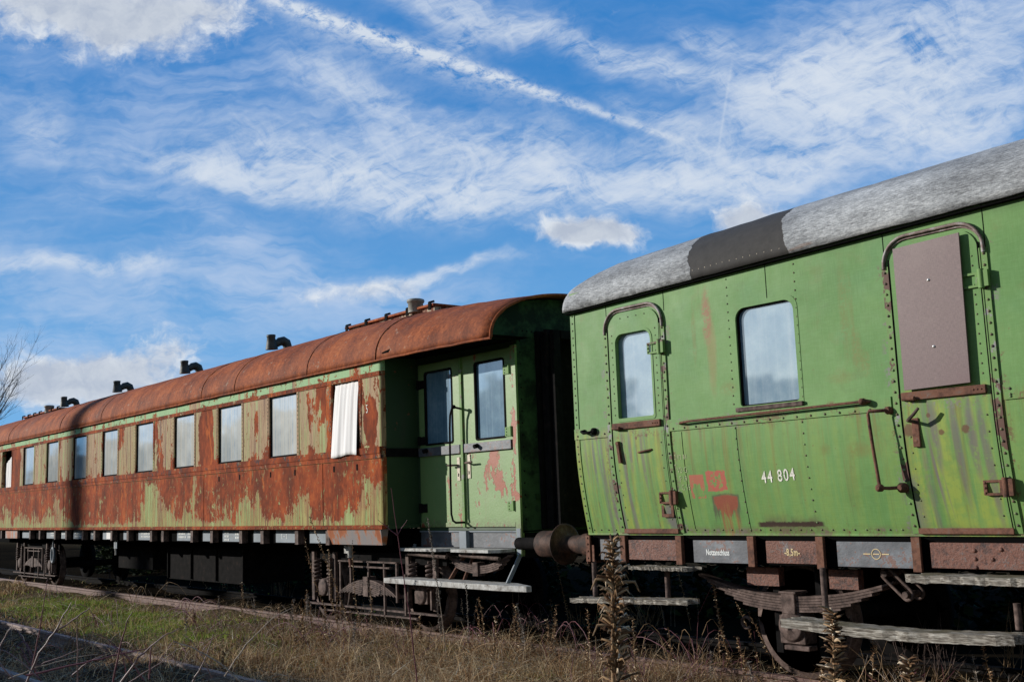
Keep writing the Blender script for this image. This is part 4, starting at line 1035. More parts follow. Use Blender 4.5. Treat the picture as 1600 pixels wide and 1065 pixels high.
m_ = MB(); y = y2(1.5) - .018; ring(m_, rr(-7.2, -7.05, 1.42, 1.6, .005, .005, 2), rr(-7.17, -7.08, 1.45, 1.57, .004, .004, 2), y, .006, .006); m_.build('repair_plate', ['rust'], d1)
m_ = MB(); m_.tube([(-7.40, 7.59, 2.04), (-7.3, 7.57, 2.05), (-7.22, 7.59, 2.06)], .009, 6); m_.rivet(-7.42, 7.6, 2.20, .014, 0); m_.rivet(-7.28, 7.6, 2.22, .014, 0); m_.build('coat_hook', ['rust'], d1)
# lever handle of the right-hand door
m_ = MB(); m_.box(-4.50, -4.44, y2(2.0) - .03, y2(2.0) - .0125, 1.92, 2.14); m_.lathe((-4.47, y2(1.96) - .028, 1.965), (0, -1, 0), [(0, .02), (.006, .02), (.008, .001)], 10); m_.build('lock_plate', ['rust'], d2, bevel=.006)
m_ = MB(); m_.tube([(-4.47, 7.58, 2.11), (-4.48, 7.50, 2.12), (-4.42, 7.485, 2.16), (-4.375, 7.485, 2.205)], [.014, .014, .013, .011], 8); m_.build('handle', ['brown'], d2)
# board nailed over the window of the right-hand door
m_ = MB(); pts = [(-4.512, 2.352), (-3.985, 2.36), (-3.965, 3.468), (-4.508, 3.452)]
m_.add([(x, 7.545, z) for x, z in pts] + [(x, 7.560, z) for x, z in pts], [(0, 1, 2, 3), (0, 4, 5, 1), (1, 5, 6, 2), (2, 6, 7, 3), (3, 7, 4, 0)])
bd = m_.build('cover_board', ['board'], d2, label='purple brown board bolted over the door window')
m_ = MB()
for x, z in ((-4.235, 3.16), (-4.24, 2.655)): m_.rivet(x, 7.545, z, .013, 0)
m_.build('bolt', ['bolt'], bd)
m_ = MB(); m_.box(-4.5, -4.0, 7.56, 7.588, 2.5, 2.55); m_.box(-4.5, -4.0, 7.56, 7.588, 3.2, 3.25); m_.build('batten', ['wood'], bd)
# hand rails
m_ = MB(); P = [(-6.84, 7.585, 2.275), (-6.80, 7.545, 2.28), (-6.7, 7.540, 2.285), (-4.92, 7.540, 2.30), (-4.86, 7.545, 2.30), (-4.84, 7.585, 2.30)]
m_.tube(P, .0115, 8); m_.lathe((-4.88, 7.515, 2.30), (0, 1, 0), [(0, .01), (.01, .026), (.04, .028), (.075, .02)], 10)
m_.build('hand_rail', ['rust'], W2)
m_ = MB(); P = [(-4.66, y2(2.2) - .005, 2.215), (-4.70, 7.53, 2.215), (-4.795, 7.485, 2.215), (-4.80, 7.48, 2.19), (-4.785, 7.485, 1.95), (-4.765, 7.50, 1.66), (-4.76, 7.50, 1.625), (-4.71, 7.545, 1.62), (-4.62, y2(1.6) - .01, 1.625)]
m_.tube(P, .0135, 8); m_.lathe((-4.765, 7.475, 1.625), (0, 1, 0), [(0, .012), (.012, .03), (.045, .03), (.06, .02)], 10); m_.lathe((-4.64, 7.57, 1.62), (0, 1, 0), [(0, .02), (.03, .04), (.09, .04)], 10); m_.lathe((-4.68, 7.55, 2.215), (0, 1, 0), [(0, .02), (.02, .032), (.06, .03)], 10)
m_.build('grab_handle', ['rust'], W2)
m_ = MB(); P = [(-8.13, 7.585, 2.30), (-8.15, 7.55, 2.29), (-8.1, 7.535, 2.27), (-8.02, 7.545, 2.275), (-7.99, 7.575, 2.29)]
m_.tube(P, .014, 7); m_.lathe((-7.99, 7.55, 2.285), (0, 1, 0), [(0, .01), (.01, .035), (.04, .035)], 10); m_.build('lamp_hook', ['dark'], W2)
m_ = MB(); m_.tube([(-8.31, 8.02, 2.76), (-8.47, 7.95, 2.72), (-8.47, 7.95, 2.35), (-8.41, 7.97, 1.78), (-8.31, 8.0, 1.74)], .012, 7); m_.build('end_handle', ['step'], W2)
# lettering
text('number_lettering', '44 804', -5.985, 1.700, .142, y2, 'white', W2, .74, 1.22, .004, .0015, .035)
text('lettering', '13.02 81', -6.985, 1.95, .06, y2, 'faint', W2, .8, 1.1)
text('lettering', 'V2-G', -6.94, 1.825, .075, y2, 'faint', W2, .75, 1.0)
text('lettering', 'P 19', -6.925, 1.745, .075, y2, 'faint', W2, .7, 1.0)
text('lettering', 'G 15', -6.915, 1.665, .075, y2, 'faint', W2, .7, 1.0)
m_ = MB()
for (xa, za, xb, zb) in ((-6.965, 1.655, -6.96, 1.90), (-6.965, 1.895, -6.945, 1.90), (-6.965, 1.65, -6.945, 1.658)):
    d_ = .004; m_.add([(xa, y2(za) - .003, za), (xa + d_ if xa == xb or xb - xa < .01 else xb, y2(za) - .003, za if xb - xa < .01 else zb), (xb + d_ if xb - xa < .01 else xb, y2(zb) - .003, zb + (0 if xb - xa < .01 else d_)), (xb if xb - xa < .01 else xa, y2(zb) - .003, zb + (0 if xb - xa < .01 else d_))], [(0, 1, 2, 3)])
m_.build('lettering', ['faint'], W2)
# solebar with plates and brackets
YS = 7.74
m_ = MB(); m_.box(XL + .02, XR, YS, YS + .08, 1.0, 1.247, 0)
m_.box(XL + .2, XR, 8.3, 9.6, .95, 1.24, 0)  # dark filler box added underneath so the running gear stays in gloom
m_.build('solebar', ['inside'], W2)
for a, b_, mat in ((-8.13, -7.80, 'plate'), (-7.70, -7.06, 'rplate'), (-6.89, -6.205, 'plate'), (-6.06, -5.49, 'rplate'), (-5.345, -4.63, 'plate'), (-4.50, -3.6, 'rplate'), (-3.4, -2.7, 'plate'), (-2.5, -1.8, 'plate')):
    yy = YS - .016 if mat == 'plate' or a == -6.06 else YS - .05
    m_ = MB(); m_.box(a, b_, yy, YS - .001, 1.005 + (.012 if mat == 'rplate' else 0), 1.205)
    if a == -4.50:
        for x, z in ((-4.15, 1.15), (-4.15, 1.09), (-4.15, 1.03), (-4.02, 1.09), (-3.95, 1.16)): m_.rivet(x, yy, z, .018, 0)
    m_.build('solebar_plate', [mat], W2, bevel=.003)
m_ = MB()
for x in (-7.755, -7.02, -6.18, -5.47, -4.605, -3.55, -2.6):
    m_ = MB(); m_.box(x - .035, x + .035, 7.665, 7.68, .985, 1.246); m_.box(x - .008, x + .008, 7.68, YS, .985, 1.246)
    m_.build('solebar_bracket', ['rust'], W2, bevel=.002)
m_ = MB()
m_.box(-8.30, -8.24, 7.68, 7.70, .985, 1.246); m_.box(-8.30, -8.285, 7.7, 8.0, .985, 1.246)
m_.box(-8.22, -8.19, 7.69, 7.7, .985, 1.15)
for z in (1.02, 1.09, 1.16, 1.22): m_.rivet(-8.27, 7.68, z, .013, 0)
m_.box(-8.31, -8.302, 7.7, 10.2, .96, 1.26)
m_.build('solebar_bracket', ['rust'], W2, bevel=.002)
YP = lambda z: YS - .0165
text('lettering', 'Notzanschluss', -6.735, 1.075, .072, YP, 'palewhite', W2, .62, 1.04, .003, .0016)
text('lettering', '-8,5m-', -5.865, 1.085, .082, YP, 'amber', W2, .68, 1.08, .003, .0018)
m_ = MB(); cx, cz, y = -4.985, 1.11, YP(0) - .003
n = 28
m_.add([(cx + r * math.cos(2 * PI * k / n), y, cz + r * math.sin(2 * PI * k / n)) for r in (.042, .036) for k in range(n)], [(k, (k + 1) % n, n + (k + 1) % n, n + k) for k in range(n)])
for a, b_ in ((-.115, -.05), (-.028, .028), (.05, .115)): m_.add([(cx + a, y, cz - .004), (cx + b_, y, cz - .004), (cx + b_, y, cz + .004), (cx + a, y, cz + .004)], [(0, 1, 2, 3)])
m_.build('lettering', ['amber'], W2)
# buffer at the coupled end
m_ = MB(); m_.lathe((-8.31, 8.075, 1.13), (-1, 0, 0), [(0, .15), (.03, .15), (.035, .118), (.42, .115), (.43, .10), (.735, .095), (.737, .20), (.742, .225), (.752, .225), (.757, .001)], 30)
bf2 = m_.build('buffer', ['buf'], W2); copy_part(bf2, (0, 1.75, 0), W2)
# weathered foot boards
def plank(x0, x1, y0, y1, z, th, parent, rag=.08, sag=0.0, seed=1, name='foot_board', tilt=0.0):
    rnd = random.Random(seed); nx, ny = 36, 9
    L = [rnd.uniform(0, 1) for _ in range(ny + 1)]; R = [rnd.uniform(0, 1) for _ in range(ny + 1)]
    rl = .6; T = []; Bt = []
    for j in range(ny + 1):
        v = j / ny; xa = x0 + rag * (L[j] + v * .6 * rl); xb = x1 - rag * R[j] * 1.0; rt = []; rb = []
        for i in range(nx + 1):
            u = i / nx; x = xa + (xb - xa) * u; zz = z + tilt * (u - .5) - sag * math.sin(PI * u) + rnd.uniform(-.003, .003); yy = y0 + (y1 - y0) * v + (rnd.uniform(-.008, .008) if j in (0, ny) else 0)
            rt.append((x, yy, zz)); rb.append((x, yy + .004, zz - th + rnd.uniform(-.004, .004)))
        T.append(rt); Bt.append(rb)
    m_ = MB(); m_.grid(T, 0, False); m_.grid([r[::-1] for r in Bt], 0, False)
    for a in (0, ny): m_.grid([T[a], [tuple(np.array(p) * .5 + np.array(q) * .5 + np.array((0, rnd.uniform(-.004, .004), 0))) for p, q in zip(T[a], Bt[a])], Bt[a]], 0, False)
    for a in (0, nx): m_.grid([[r[a] for r in T], [r[a] for r in Bt]], 0, False)
    return m_.build(name, ['wood'], parent)
plank(-4.60, -3.1, 7.40, 7.66, .985, .055, W2, .10, .0, 2)
plank(-5.72, -3.72, 7.38, 7.62, .605, .07, W2, .12, .03, 3)
plank(-7.62, -6.80, 7.55, 7.75, .965, .03, W2, .16, .0, 4)
plank(-8.46, -6.83, 7.52, 7.76, .655, .045, W2, .10, .0, 5, tilt=.05)
m_ = MB()
for x, y, z0, z1 in ((-5.42, 7.62, .58, 1.0), (-3.83, 7.6, .62, .80), (-7.25, 7.74, .63, .95), (-8.25, 7.74, .62, 1.0), (-3.5, 7.6, .5, 1.0)): 
    m_ = MB(); m_.tube([(x, y, z0), (x, y, z1)], .026, 8); m_.build('step_bracket', ['brown'], W2)
# running gear
XC2, YG = -6.02, 7.98
wh = wheel_mb(XC2, 8.13, .50).build('wheel', ['brown'], W2)
w_ = wheel_mb(XC2, 8.13, .50); w_.v = [(x, 2 * YC - yy, z) for x, yy, z in w_.v]; w_.build('wheel', ['dark'], W2)
m_ = MB(); m_.tube([(XC2, 8.15, .5), (XC2, 9.7, .5)], .085, 12); m_.build('axle', ['dark'], W2)
m_ = MB(); leafspring(m_, XC2 + .02, YG - .06, YG + .06, .705, 1.02, .16, 6, .019); sp = m_.build('leaf_spring', ['brown'], W2)
m_ = MB(); m_.box(XC2 - .05, XC2 + .09, YG - .085, YG + .085, .575, .745); m_.box(XC2 - .07, XC2 + .11, YG - .09, YG + .09, .745, .765); m_.build('spring_buckle', ['brown'], sp, bevel=.006)
m_ = MB()
for q in (-.06, .06):
    a = Vector((XC2 + 1.0, YG + q * 1.3, .945)); b_ = Vector((XC2 + 1.17, YG + q * 1.3, .79)); m_.bar(a, b_, .07, .012, 0, (0, 1, 0)) if False else None
    P = []; d = (b_ - a).normalized(); nrm = Vector((-d.z, 0, d.x))
    for k in range(9): t = PI / 2 + PI * k / 8; P.append(a + d * .045 * math.cos(t) + nrm * .045 * math.sin(t))
    for k in range(9): t = -PI / 2 + PI * k / 8; P.append(b_ + d * .045 * math.cos(t) + nrm * .045 * math.sin(t))
    P.append(P[0]); m_.tube(P, .014, 7)
m_.tube([(XC2 + 1.0, YG - .12, .945), (XC2 + 1.0, YG + .1, .945)], .026, 8); m_.tube([(XC2 + 1.17, YG - .12, .79), (XC2 + 1.17, YG + .1, .79)], .026, 8)
m_.build('shackle', ['brown'], sp)
m_ = MB(); pr = [(-.12, .68), (-.13, .45), (-.16, .36), (-.05, .27), (.05, .27), (.16, .36), (.15, .45), (.12, .68)]
m_.lathe((XC2 + .02, YG - .08, .47), (0, 1, 0), [(0, .02), (.0, .115), (.03, .14), (.2, .15)], 22); m_.box(XC2 - .11, XC2 + .15, YG - .05, YG + .12, .32, .56); m_.box(XC2 - .06, XC2 + .2, YG - .07, YG + .05, .27, .31)
m_.build('axle_box', ['brown'], W2, bevel=.008)
m_ = MB(); m_.box(XC2 - .24, XC2 - .17, YG + .06, YG + .09, .22, 1.0); m_.box(XC2 + .21, XC2 + .28, YG + .06, YG + .09, .22, 1.0); m_.box(XC2 - .45, XC2 - .10, YG - .03, YG + .05, .80, .96, 1); m_.box(XC2 + .42, XC2 + .70, YG - .03, YG + .05, .80, .96, 1)
m_.build('axle_guard', ['dark', 'rplate'], W2)
m_ = MB(); P = [(-6.55 + .05 * math.cos(t), 8.0, .46 + .05 * math.sin(t)) for t in [.3 + 5.2 * k / 12 for k in range(13)]]; m_.tube(P, .014, 6); m_.build('brake_hook', ['brown'], W2)

# ================================================================== TRACKS, GROUND
def hgt(x, y):
    return -.115 + .035 * math.sin(x * .9 + y * 1.3) + .03 * math.sin(x * 2.3 - y * 1.7) + .02 * math.sin(y * 4.1 + x * .4)
def hgta(x, y):
    h = -.115 + .035 * np.sin(x * .9 + y * 1.3) + .03 * np.sin(x * 2.3 - y * 1.7) + .02 * np.sin(y * 4.1 + x * .4)
    return h
def axis_vals(a, b_, near, step):
    v = []; x = a
    while x < b_:
        v.append(x); d = abs(x - near); x += step * (1 + max(0, d - 12) * .12)
    return v + [b_]
gx = axis_vals(-900, 300, -10, .3); gy = axis_vals(-400, 900, 5, .25)
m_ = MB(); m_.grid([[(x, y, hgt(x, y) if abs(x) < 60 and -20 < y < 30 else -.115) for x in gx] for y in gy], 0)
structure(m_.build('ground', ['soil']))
def track(yc, label, x0=-90, x1=25):
    t = thing('railway_track', ((x0 + x1) / 2, yc, -.2), label, 'railway track')
    sec = [(-.036, 0), (.036, 0), (.037, -.03), (.010, -.045), (.010, -.125), (.06, -.145), (.06, -.155), (-.06, -.155), (-.06, -.145), (-.010, -.125), (-.010, -.045), (-.037, -.03)]
    for s_ in (-1, 1):
        m_ = MB(); y = yc + s_ * .7535; n = len(sec)
        xs_ = [x0 + (x1 - x0) * k / 60 for k in range(61)]
        vs = [(x, y + a + .006 * math.sin(x * .8 + s_), z) for x in xs_ for a, z in sec]
        m_.add(vs, [(i * n + k, i * n + (k + 1) % n, (i + 1) * n + (k + 1) % n, (i + 1) * n + k) for i in range(60) for k in range(n)])
        m_.build('rail', ['dark' if (yc > 8 and s_ > 0) else ('railsteel' if yc > 8 else 'palerail')], t)  # far rail blackened to paint in the shade beneath the carriages
    x = -42.0; first = None
    for k in range(64):
        if first is None:
            m_ = MB(); m_.box(x, x + .25, yc - 1.25, yc + 1.25, -.30, -.157); first = m_.build('sleeper', ['sleeper'], t, bevel=.01)
        else: copy_part(first, (.65 * k, 0, 0), t)
    return t
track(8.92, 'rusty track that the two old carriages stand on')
track(4.12, 'rusty overgrown track in the shade nearest the camera')

def mesh_np(name, V, Fq, mats, mi=None, smooth=True):
    me = bpy.data.meshes.new(name); nv = len(V); nf = len(Fq)
    me.vertices.add(nv); me.vertices.foreach_set('co', np.asarray(V, np.float32).ravel())
    k = Fq.shape[1]; me.loops.add(nf * k); me.loops.foreach_set('vertex_index', Fq.astype(np.int32).ravel())
    me.polygons.add(nf); me.polygons.foreach_set('loop_start', np.arange(0, nf * k, k, dtype=np.int32))
    if mi is not None: me.polygons.foreach_set('material_index', mi.astype(np.int32))
    me.update(calc_edges=True); me.validate()
    for mm in mats: me.materials.append(M[mm])
    o = bpy.data.objects.new(name, me); C.objects.link(o); return o
def blades(x, y, z, h, w, lean, rng, curl=1.0, seg=3):
    n = len(x); az = rng.uniform(0, 2 * np.pi, n); fa = rng.uniform(0, 2 * np.pi, n)
    dx, dy = np.cos(az), np.sin(az); px, py = np.cos(fa), np.sin(fa)
    V = np.zeros((n, (seg + 1) * 2, 3), np.float32)
    for k in range(seg + 1):
        t = k / seg; out = lean * (t ** (1 + curl)) * h; up = h * t * (1 - .35 * np.clip(lean, 0, 1.4) * t)
        ww = w * (1 - t * .85) * .5
        for s_, c in ((-1, 0), (1, 1)):
            V[:, 2 * k + c, 0] = x + dx * out + px * ww * s_; V[:, 2 * k + c, 1] = y + dy * out + py * ww * s_; V[:, 2 * k + c, 2] = z + up
    base = (np.arange(n) * (seg + 1) * 2)[:, None]
    Fq = np.concatenate([base + np.array([[2 * k, 2 * k + 1, 2 * k + 3, 2 * k + 2]]) for k in range(seg)], 0)
    return V.reshape(-1, 3), Fq
rng = np.random.default_rng(5)
def scatter(n, xr, yr, dens):
    out = [];tot = 0
    while tot < n:
        x = rng.uniform(*xr, n * 3); y = rng.uniform(*yr, n * 3); k = rng.uniform(0, 1, n * 3) < dens(x, y)
        out.append(np.stack([x[k], y[k]], 1)); tot += k.sum()
    P = np.concatenate(out)[:n]; return P[:, 0], P[:, 1]
def nz(x, y, s_=1.0): return .5 + .25 * np.sin(x * 1.7 * s_ + 1.3 * np.sin(y * 1.1 * s_)) + .25 * np.sin(y * 2.3 * s_ + 1.7 * np.sin(x * .9 * s_ + 2))
def near(x, y): return np.clip(60.0 / (x * x + y * y + 8), .04, 1)
def dens_dry(x, y):
    d = near(x, y) * (.25 + .75 * nz(x, y, 1.6))
    band = np.where((y > 5.15) & (y < 7.95), 1.0, np.where(y >= 7.95, .10, .16))
    band = np.where((np.abs(y - 4.87) < .10) | (np.abs(y - 8.17) < .05), .03, band)
    band = np.where((x > -8) & (y > 3.3) & (y < 5.2), .8, band)
    return d * band
x, y = scatter(26000, (-34, -1.0), (1.6, 9.6), dens_dry)
h = rng.uniform(.06, .22, len(x)) * (.7 + .6 * nz(x, y, 2.2)); dist = np.sqrt(x * x + y * y)
h = np.where(y > 7.9, h * .8, h) * np.where((y > 7.5) & (y < 8.1), .75, 1)
V, Fq = blades(x, y, hgta(x, y) - .01, h, .0035 + .0004 * dist, rng.uniform(.2, 2.2, len(x)), rng)
tag(mesh_np('dry_grass', V, Fq, ['dry']), 'dry matted straw coloured grass between the two tracks', 'grass', None, 'stuff')
def clumps(name, nc, per, xr, yr, dens, hr, wscale, leanr, mat, label, spread=.10, seg=5):
    cx, cy = scatter(nc, xr, yr, dens); k = rng.integers(per // 3, per, nc); x = np.repeat(cx, k) + rng.normal(0, 1, k.sum()) * spread; y = np.repeat(cy, k) + rng.normal(0, 1, k.sum()) * spread * .8
    sc_ = np.repeat(rng.uniform(.45, 1.15, nc), k); dist = np.sqrt(x * x + y * y); n = len(x)
    h = rng.uniform(*hr, n) * sc_ * np.where(y > 7.5, .8, 1.0)
    V, Fq = blades(x, y, hgta(x, y) - .01, h, wscale * (.003 + .00034 * dist) * rng.uniform(.5, 1.5, n), rng.uniform(*leanr, n), rng, 1.4, seg)
    return tag(mesh_np(name, V, Fq, [mat]), label, 'grass', None, 'stuff')
def dn(x, y):
    return near(x, y) * np.where((y > 5.0) & (y < 8.3), 1, .15) * (.2 + .8 * (x > -14))
clumps('tall_dry_grass', 520, 90, (-30, -1.5), (3.0, 8.5), dn, (.10, .40), 1.0, (.1, 2.2), 'drytall', 'taller brown dead grass standing in tufts along the sunny rail', .13)
def dn2(x, y): return near(x, y) * np.where((y > 5.2) & (y < 8.4), 1, .1)
clumps('dead_undergrowth', 420, 60, (-12, -2.0), (5.0, 8.45), dn2, (.12, .55), 1.0, (.2, 3.0), 'drytall', 'matted brown dead undergrowth at the foot of the green carriage', .2)
def dn3(x, y): return near(x, y) * ((y > 2.6) & (y < 5.1))
clumps('shaded_dead_weeds', 260, 55, (-17, -6.5), (2.6, 5.1), dn3, (.08, .34), 1.1, (.3, 3.2), 'drytall', 'dead brown weeds overgrowing the shaded ballast by the near rail', .18)
x, y = scatter(7500, (-26, -1.5), (2.5, 8.4), lambda x, y: near(x, y) * np.where(y > 5.0, 1, .6)); n = len(x); dist = np.sqrt(x * x + y * y)
V, Fq = blades(x, y, hgta(x, y) + rng.uniform(.02, .16, n), rng.uniform(.05, .11, n), .0042 + .00045 * dist, rng.uniform(3, 9, n) * rng.choice([-1, 1], n), rng, .15, 4)
tag(mesh_np('fallen_straw', V, Fq, ['straw']), 'pale broken straws and stems lying every way over the ground', 'straw', None, 'stuff')
def dens_green(x, y):
    g = np.exp(-((x + 20.5) / 4.5) ** 2 - ((y - 6.6) / .75) ** 2) + .5 * np.exp(-((x + 16) / 2.5) ** 2 - ((y - 5.9) / .5) ** 2) + .12 * (nz(x, y, 3) > .75) * (y > 5.1)
    return np.clip(g, 0, 1) * np.clip(near(x, y) * 2.2, 0, 1) * (np.abs(y - 8.17) > .12)
x, y = scatter(11000, (-34, -2.0), (4.9, 8.1), dens_green); dist = np.sqrt(x * x + y * y)
V, Fq = blades(x, y, hgta(x, y) - .01, rng.uniform(.05, .14, len(x)), .004 + .0005 * dist, rng.uniform(.1, 1.4, len(x)), rng)
tag(mesh_np('green_grass', V, Fq, ['green']), 'short bright green grass in the sunny strip beside the rusty rail', 'grass', None, 'stuff')
# dead leaves, ballast
x, y = scatter(7000, (-30, -1.5), (2, 9.2), lambda x, y: near(x, y) * np.where(y < 5.2, 1.0, .7))
n = len(x); a = rng.uniform(0, 6.28, n); s_ = rng.uniform(.012, .035, n); tz = rng.uniform(-.6, .6, n); zz = hgta(x, y) + rng.uniform(.0, .05, n)
V = np.zeros((n, 4, 3), np.float32)
for k, (u, v) in enumerate(((-1, 0), (0, -.55), (1, 0), (0, .55))):
    V[:, k, 0] = x + s_ * (u * np.cos(a) - v * np.sin(a)); V[:, k, 1] = y + s_ * (u * np.sin(a) + v * np.cos(a)); V[:, k, 2] = zz + s_ * (u * tz + abs(v) * .5)
tag(mesh_np('dead_leaves', V.reshape(-1, 3), (np.arange(n) * 4)[:, None] + np.arange(4)[None], ['litter']), 'brown fallen leaves and litter scattered over the ground', 'leaf litter', None, 'stuff')
x, y = scatter(16000, (-32, -3), (2.2, 5.6), lambda x, y: near(x, y) * np.where(y < 5.25, 1.0, .25) * np.where(x > -8, .4, 1.0))
n = len(x); s_ = rng.uniform(.018, .042, n); q = np.array([(1, 0, 0), (-1, 0, 0), (0, 1, 0), (0, -1, 0), (0, 0, 1), (0, 0, -1)], float)
V = (q[None] * rng.uniform(.6, 1.2, (n, 6, 1)) + rng.uniform(-.3, .3, (n, 6, 3))) * s_[:, None, None]; V[:, :, 0] += x[:, None]; V[:, :, 1] += y[:, None]; V[:, :, 2] = V[:, :, 2] * .75 + hgta(x, y)[:, None] + .005
T = np.array([(0, 2, 4), (2, 1, 4), (1, 3, 4), (3, 0, 4), (2, 0, 5), (1, 2, 5), (3, 1, 5), (0, 3, 5)])
tag(mesh_np('ballast', V.reshape(-1, 3), ((np.arange(n) * 6)[:, None, None] + T[None]).reshape(-1, 3), ['stone'], smooth=False), 'dark crushed ballast stones around the shaded near track', 'ballast', None, 'stuff')

# ================================================================== DEAD STALKS AND WEEDS
def stalk_geo(base, tip, r, pods, rnd, frm=.35, bend=.03, pl=.03, pr=.005, steps=12, up=.6):
    base = Vector(base); tip = Vector(tip); L = (tip - base).length; ax = (tip - base).normalized()
    sd = ax.cross(Vector((rnd.uniform(-1, 1), rnd.uniform(-1, 1), .1))).normalized()
    pts = [base + (tip - base) * (k / steps) + sd * bend * L * math.sin(PI * k / steps) for k in range(steps + 1)]
    stem = MB(); stem.tube(pts, [r * (1 - .65 * k / steps) for k in range(steps + 1)], 6)
    pod = MB()
    for i in range(pods):
        t = frm + (1 - frm) * (i + rnd.random()) / pods
        k = min(int(t * steps), steps - 1); f = t * steps - k; p = pts[k].lerp(pts[k + 1], f)
        a = rnd.uniform(0, 2 * PI); o = ax.orthogonal().normalized(); out = (o * math.cos(a) + ax.cross(o) * math.sin(a))
        l = pl * rnd.uniform(.55, 1.2) * (1.1 - .35 * t); d = (out + ax * up * rnd.uniform(.3, 1.5)).normalized()
        q = [p, p + d * l * .5, p + d * l * .85 + out * l * .18, p + d * l + out * l * rnd.uniform(.1, .55) - ax * l * rnd.uniform(-.1, .25)]
        rr_ = pr * rnd.uniform(.7, 1.25)
        pod.tube(q, [rr_ * .6, rr_ * 1.1, rr_ * .9, rr_ * .25], 5, 0, False)
    return stem, pod, pts
def stalk(px0, py0, px1, py1, r, pods, label, group=None, zb=-.12, dist=None, mat=('stem', 'pod'), name='dead_seed_stalk', seed=0, **kw):
    rnd = random.Random(seed * 13 + int(px0)); 
    if dist: v = ray(px0, py0).normalized(); b_ = CAM + v * dist
    else: b_ = onZ(px0, py0, zb)
    fwd = (b_ - CAM).dot(FW); v = ray(px1, py1); t = CAM + v * fwd
    stem, pod, pts = stalk_geo(b_, t, r, pods, rnd, **kw)
    n0 = len(stem.v); stem.add(pod.v, pod.f, 1, True)
    o = stem.build(name, list(mat)); tag(o, label, 'plant', group); return o, b_, t
# the big one right in front of the lens
rnd = random.Random(21)
b_ = CAM + ray(985, 1560).normalized() * 3.45; fwd = (b_ - CAM).dot(FW); t = CAM + ray(957, 846) * fwd
big = thing('dead_seed_stalk', b_, 'largest dead seed stalk, right in front of the lens below the green carriage door', 'plant')
stem, pod, pts = stalk_geo(b_, t, .011, 0, rnd, bend=.012)
ax = (t - b_).normalized(); LL = (t - b_).length
for i in range(430):
    f_ = .42 + .58 * ((i + rnd.random()) / 430); p = b_.lerp(t, f_)
    a = i * 2.4 + rnd.uniform(-.5, .5); o_ = ax.orthogonal().normalized(); out = o_ * math.cos(a) + ax.cross(o_) * math.sin(a)
    l = rnd.uniform(.018, .046) * (1.0 if f_ < .93 else .7); k = rnd.random()
    if k < .85:
        d = (out * rnd.uniform(.35, 1.0) + ax * rnd.uniform(.2, 1.1)).normalized()
        q = [p + out * .004, p + d * l * .4, p + d * l * .75 + out * l * .12, p + d * l + out * l * rnd.uniform(.1, .5), p + d * l * 1.02 + out * l * .5 - ax * l * rnd.uniform(.1, .45)]
        pod.tube(q, [.0016, .0032, .0034, .0024, .0007], 6, 0, False)
    else:
        s0 = ax.cross(out); d = (out + ax * rnd.uniform(-.4, .6)).normalized()
        w = .003
        pod.add([p - s0 * w, p + s0 * w, p + d * l * .6 + s0 * w * 1.4, p + d * l * .6 - s0 * w * 1.4, p + d * l + out * .004 - ax * l * .35], [(0, 1, 2, 3), (3, 2, 4)], 0, True)
stem.build('stem', ['stem'], big); pod.build('seed_pods', ['pod'], big)
# long hooked leaves of the big stalk near its top
for (dx, dz, s0, ln) in ((-1, .0, .90, .05), (1, .0, .895, .055), (-1, 0, .80, .05), (1, 0, .79, .04), (-1, 0, .72, .04)):
    m_ = MB(); p = b_.lerp(t, s0); d = RT * dx
    m_.tube([p, p + d * ln * .5 + UP * .022, p + d * ln + UP * .022, p + d * ln * 1.25 - UP * .006], [.004, .005, .004, .0015], 6); m_.build('dried_leaf', ['stem'], big)

stalk(1314, 1240, 1302, 955, .009, 240, 'stout pale seed stalk in front of the long grey foot board', None, dist=4.3, seed=3, frm=.30, pl=.046, pr=.0038, bend=.01)
stalk(1428, 1240, 1421, 1028, .008, 170, 'short pale seed stalk poking up at the bottom edge, right of the wheel', None, dist=4.2, seed=4, frm=.3, pl=.046, pr=.0036, bend=.01)
G1 = 'brown seed stalks growing in front of the green carriage'
L = 'slim brown seed stalk '
for s_, (a, lab) in enumerate([((1150, 1064, 1113, 904, .007, 170), 'thickest brown seed stalk left of the spring of the green carriage'), ((1209, 1040, 1176, 889, .005, 110), L + 'crossing in front of the left half of the leaf spring'), ((1080, 985, 1050, 862, .004, 80), L + 'in front of the small grey step board end'), ((891, 990, 865, 856, .004, 80), L + 'under the coupled buffers'), ((1205, 1030, 1165, 950, .004, 60), L + 'leaning at the left rim of the wheel'), ((1192, 1050, 1150, 940, .004, 70), L + 'just right of the thickest brown one'), ((865, 985, 860, 935, .003, 40), L + 'short, beneath the left end of the low step board'), ((1235, 1064, 1195, 985, .004, 50), L + 'at the foot of the wheel rim')]):
    stalk(*a, lab, G1, seed=s_, frm=.12, pl=.026, pr=.004, bend=.03)
G2 = 'grey seed stalks growing in front of the brown carriage'; L = 'grey seed stalk '
for s_, (a, lab) in enumerate([((700, 1040, 668, 808, .0055, 120), 'tallest grey seed stalk standing under the double doors'), ((662, 990, 648, 915, .004, 70), L + 'with a thick head left of the tallest one'), ((671, 992, 657, 912, .004, 60), L + 'close beside the thick headed one under the running board'), ((732, 1028, 728, 913, .004, 80), L + 'below the middle of the running board'), ((738, 1000, 746, 935, .004, 80), L + 'leaning right below the running board'), ((705, 990, 702, 912, .004, 60), L + 'between the tallest one and the running board middle'), ((726, 985, 721, 935, .003, 50), L + 'small, left of the one below the board middle'), ((690, 1010, 681, 905, .004, 70), L + 'hugging the tallest one on its left')]):
    stalk(*a, lab, G2, seed=s_ + 20, frm=.40 if s_ == 0 else .2, pl=.022, pr=.0045, bend=.02, mat=('pale', 'podgrey'))
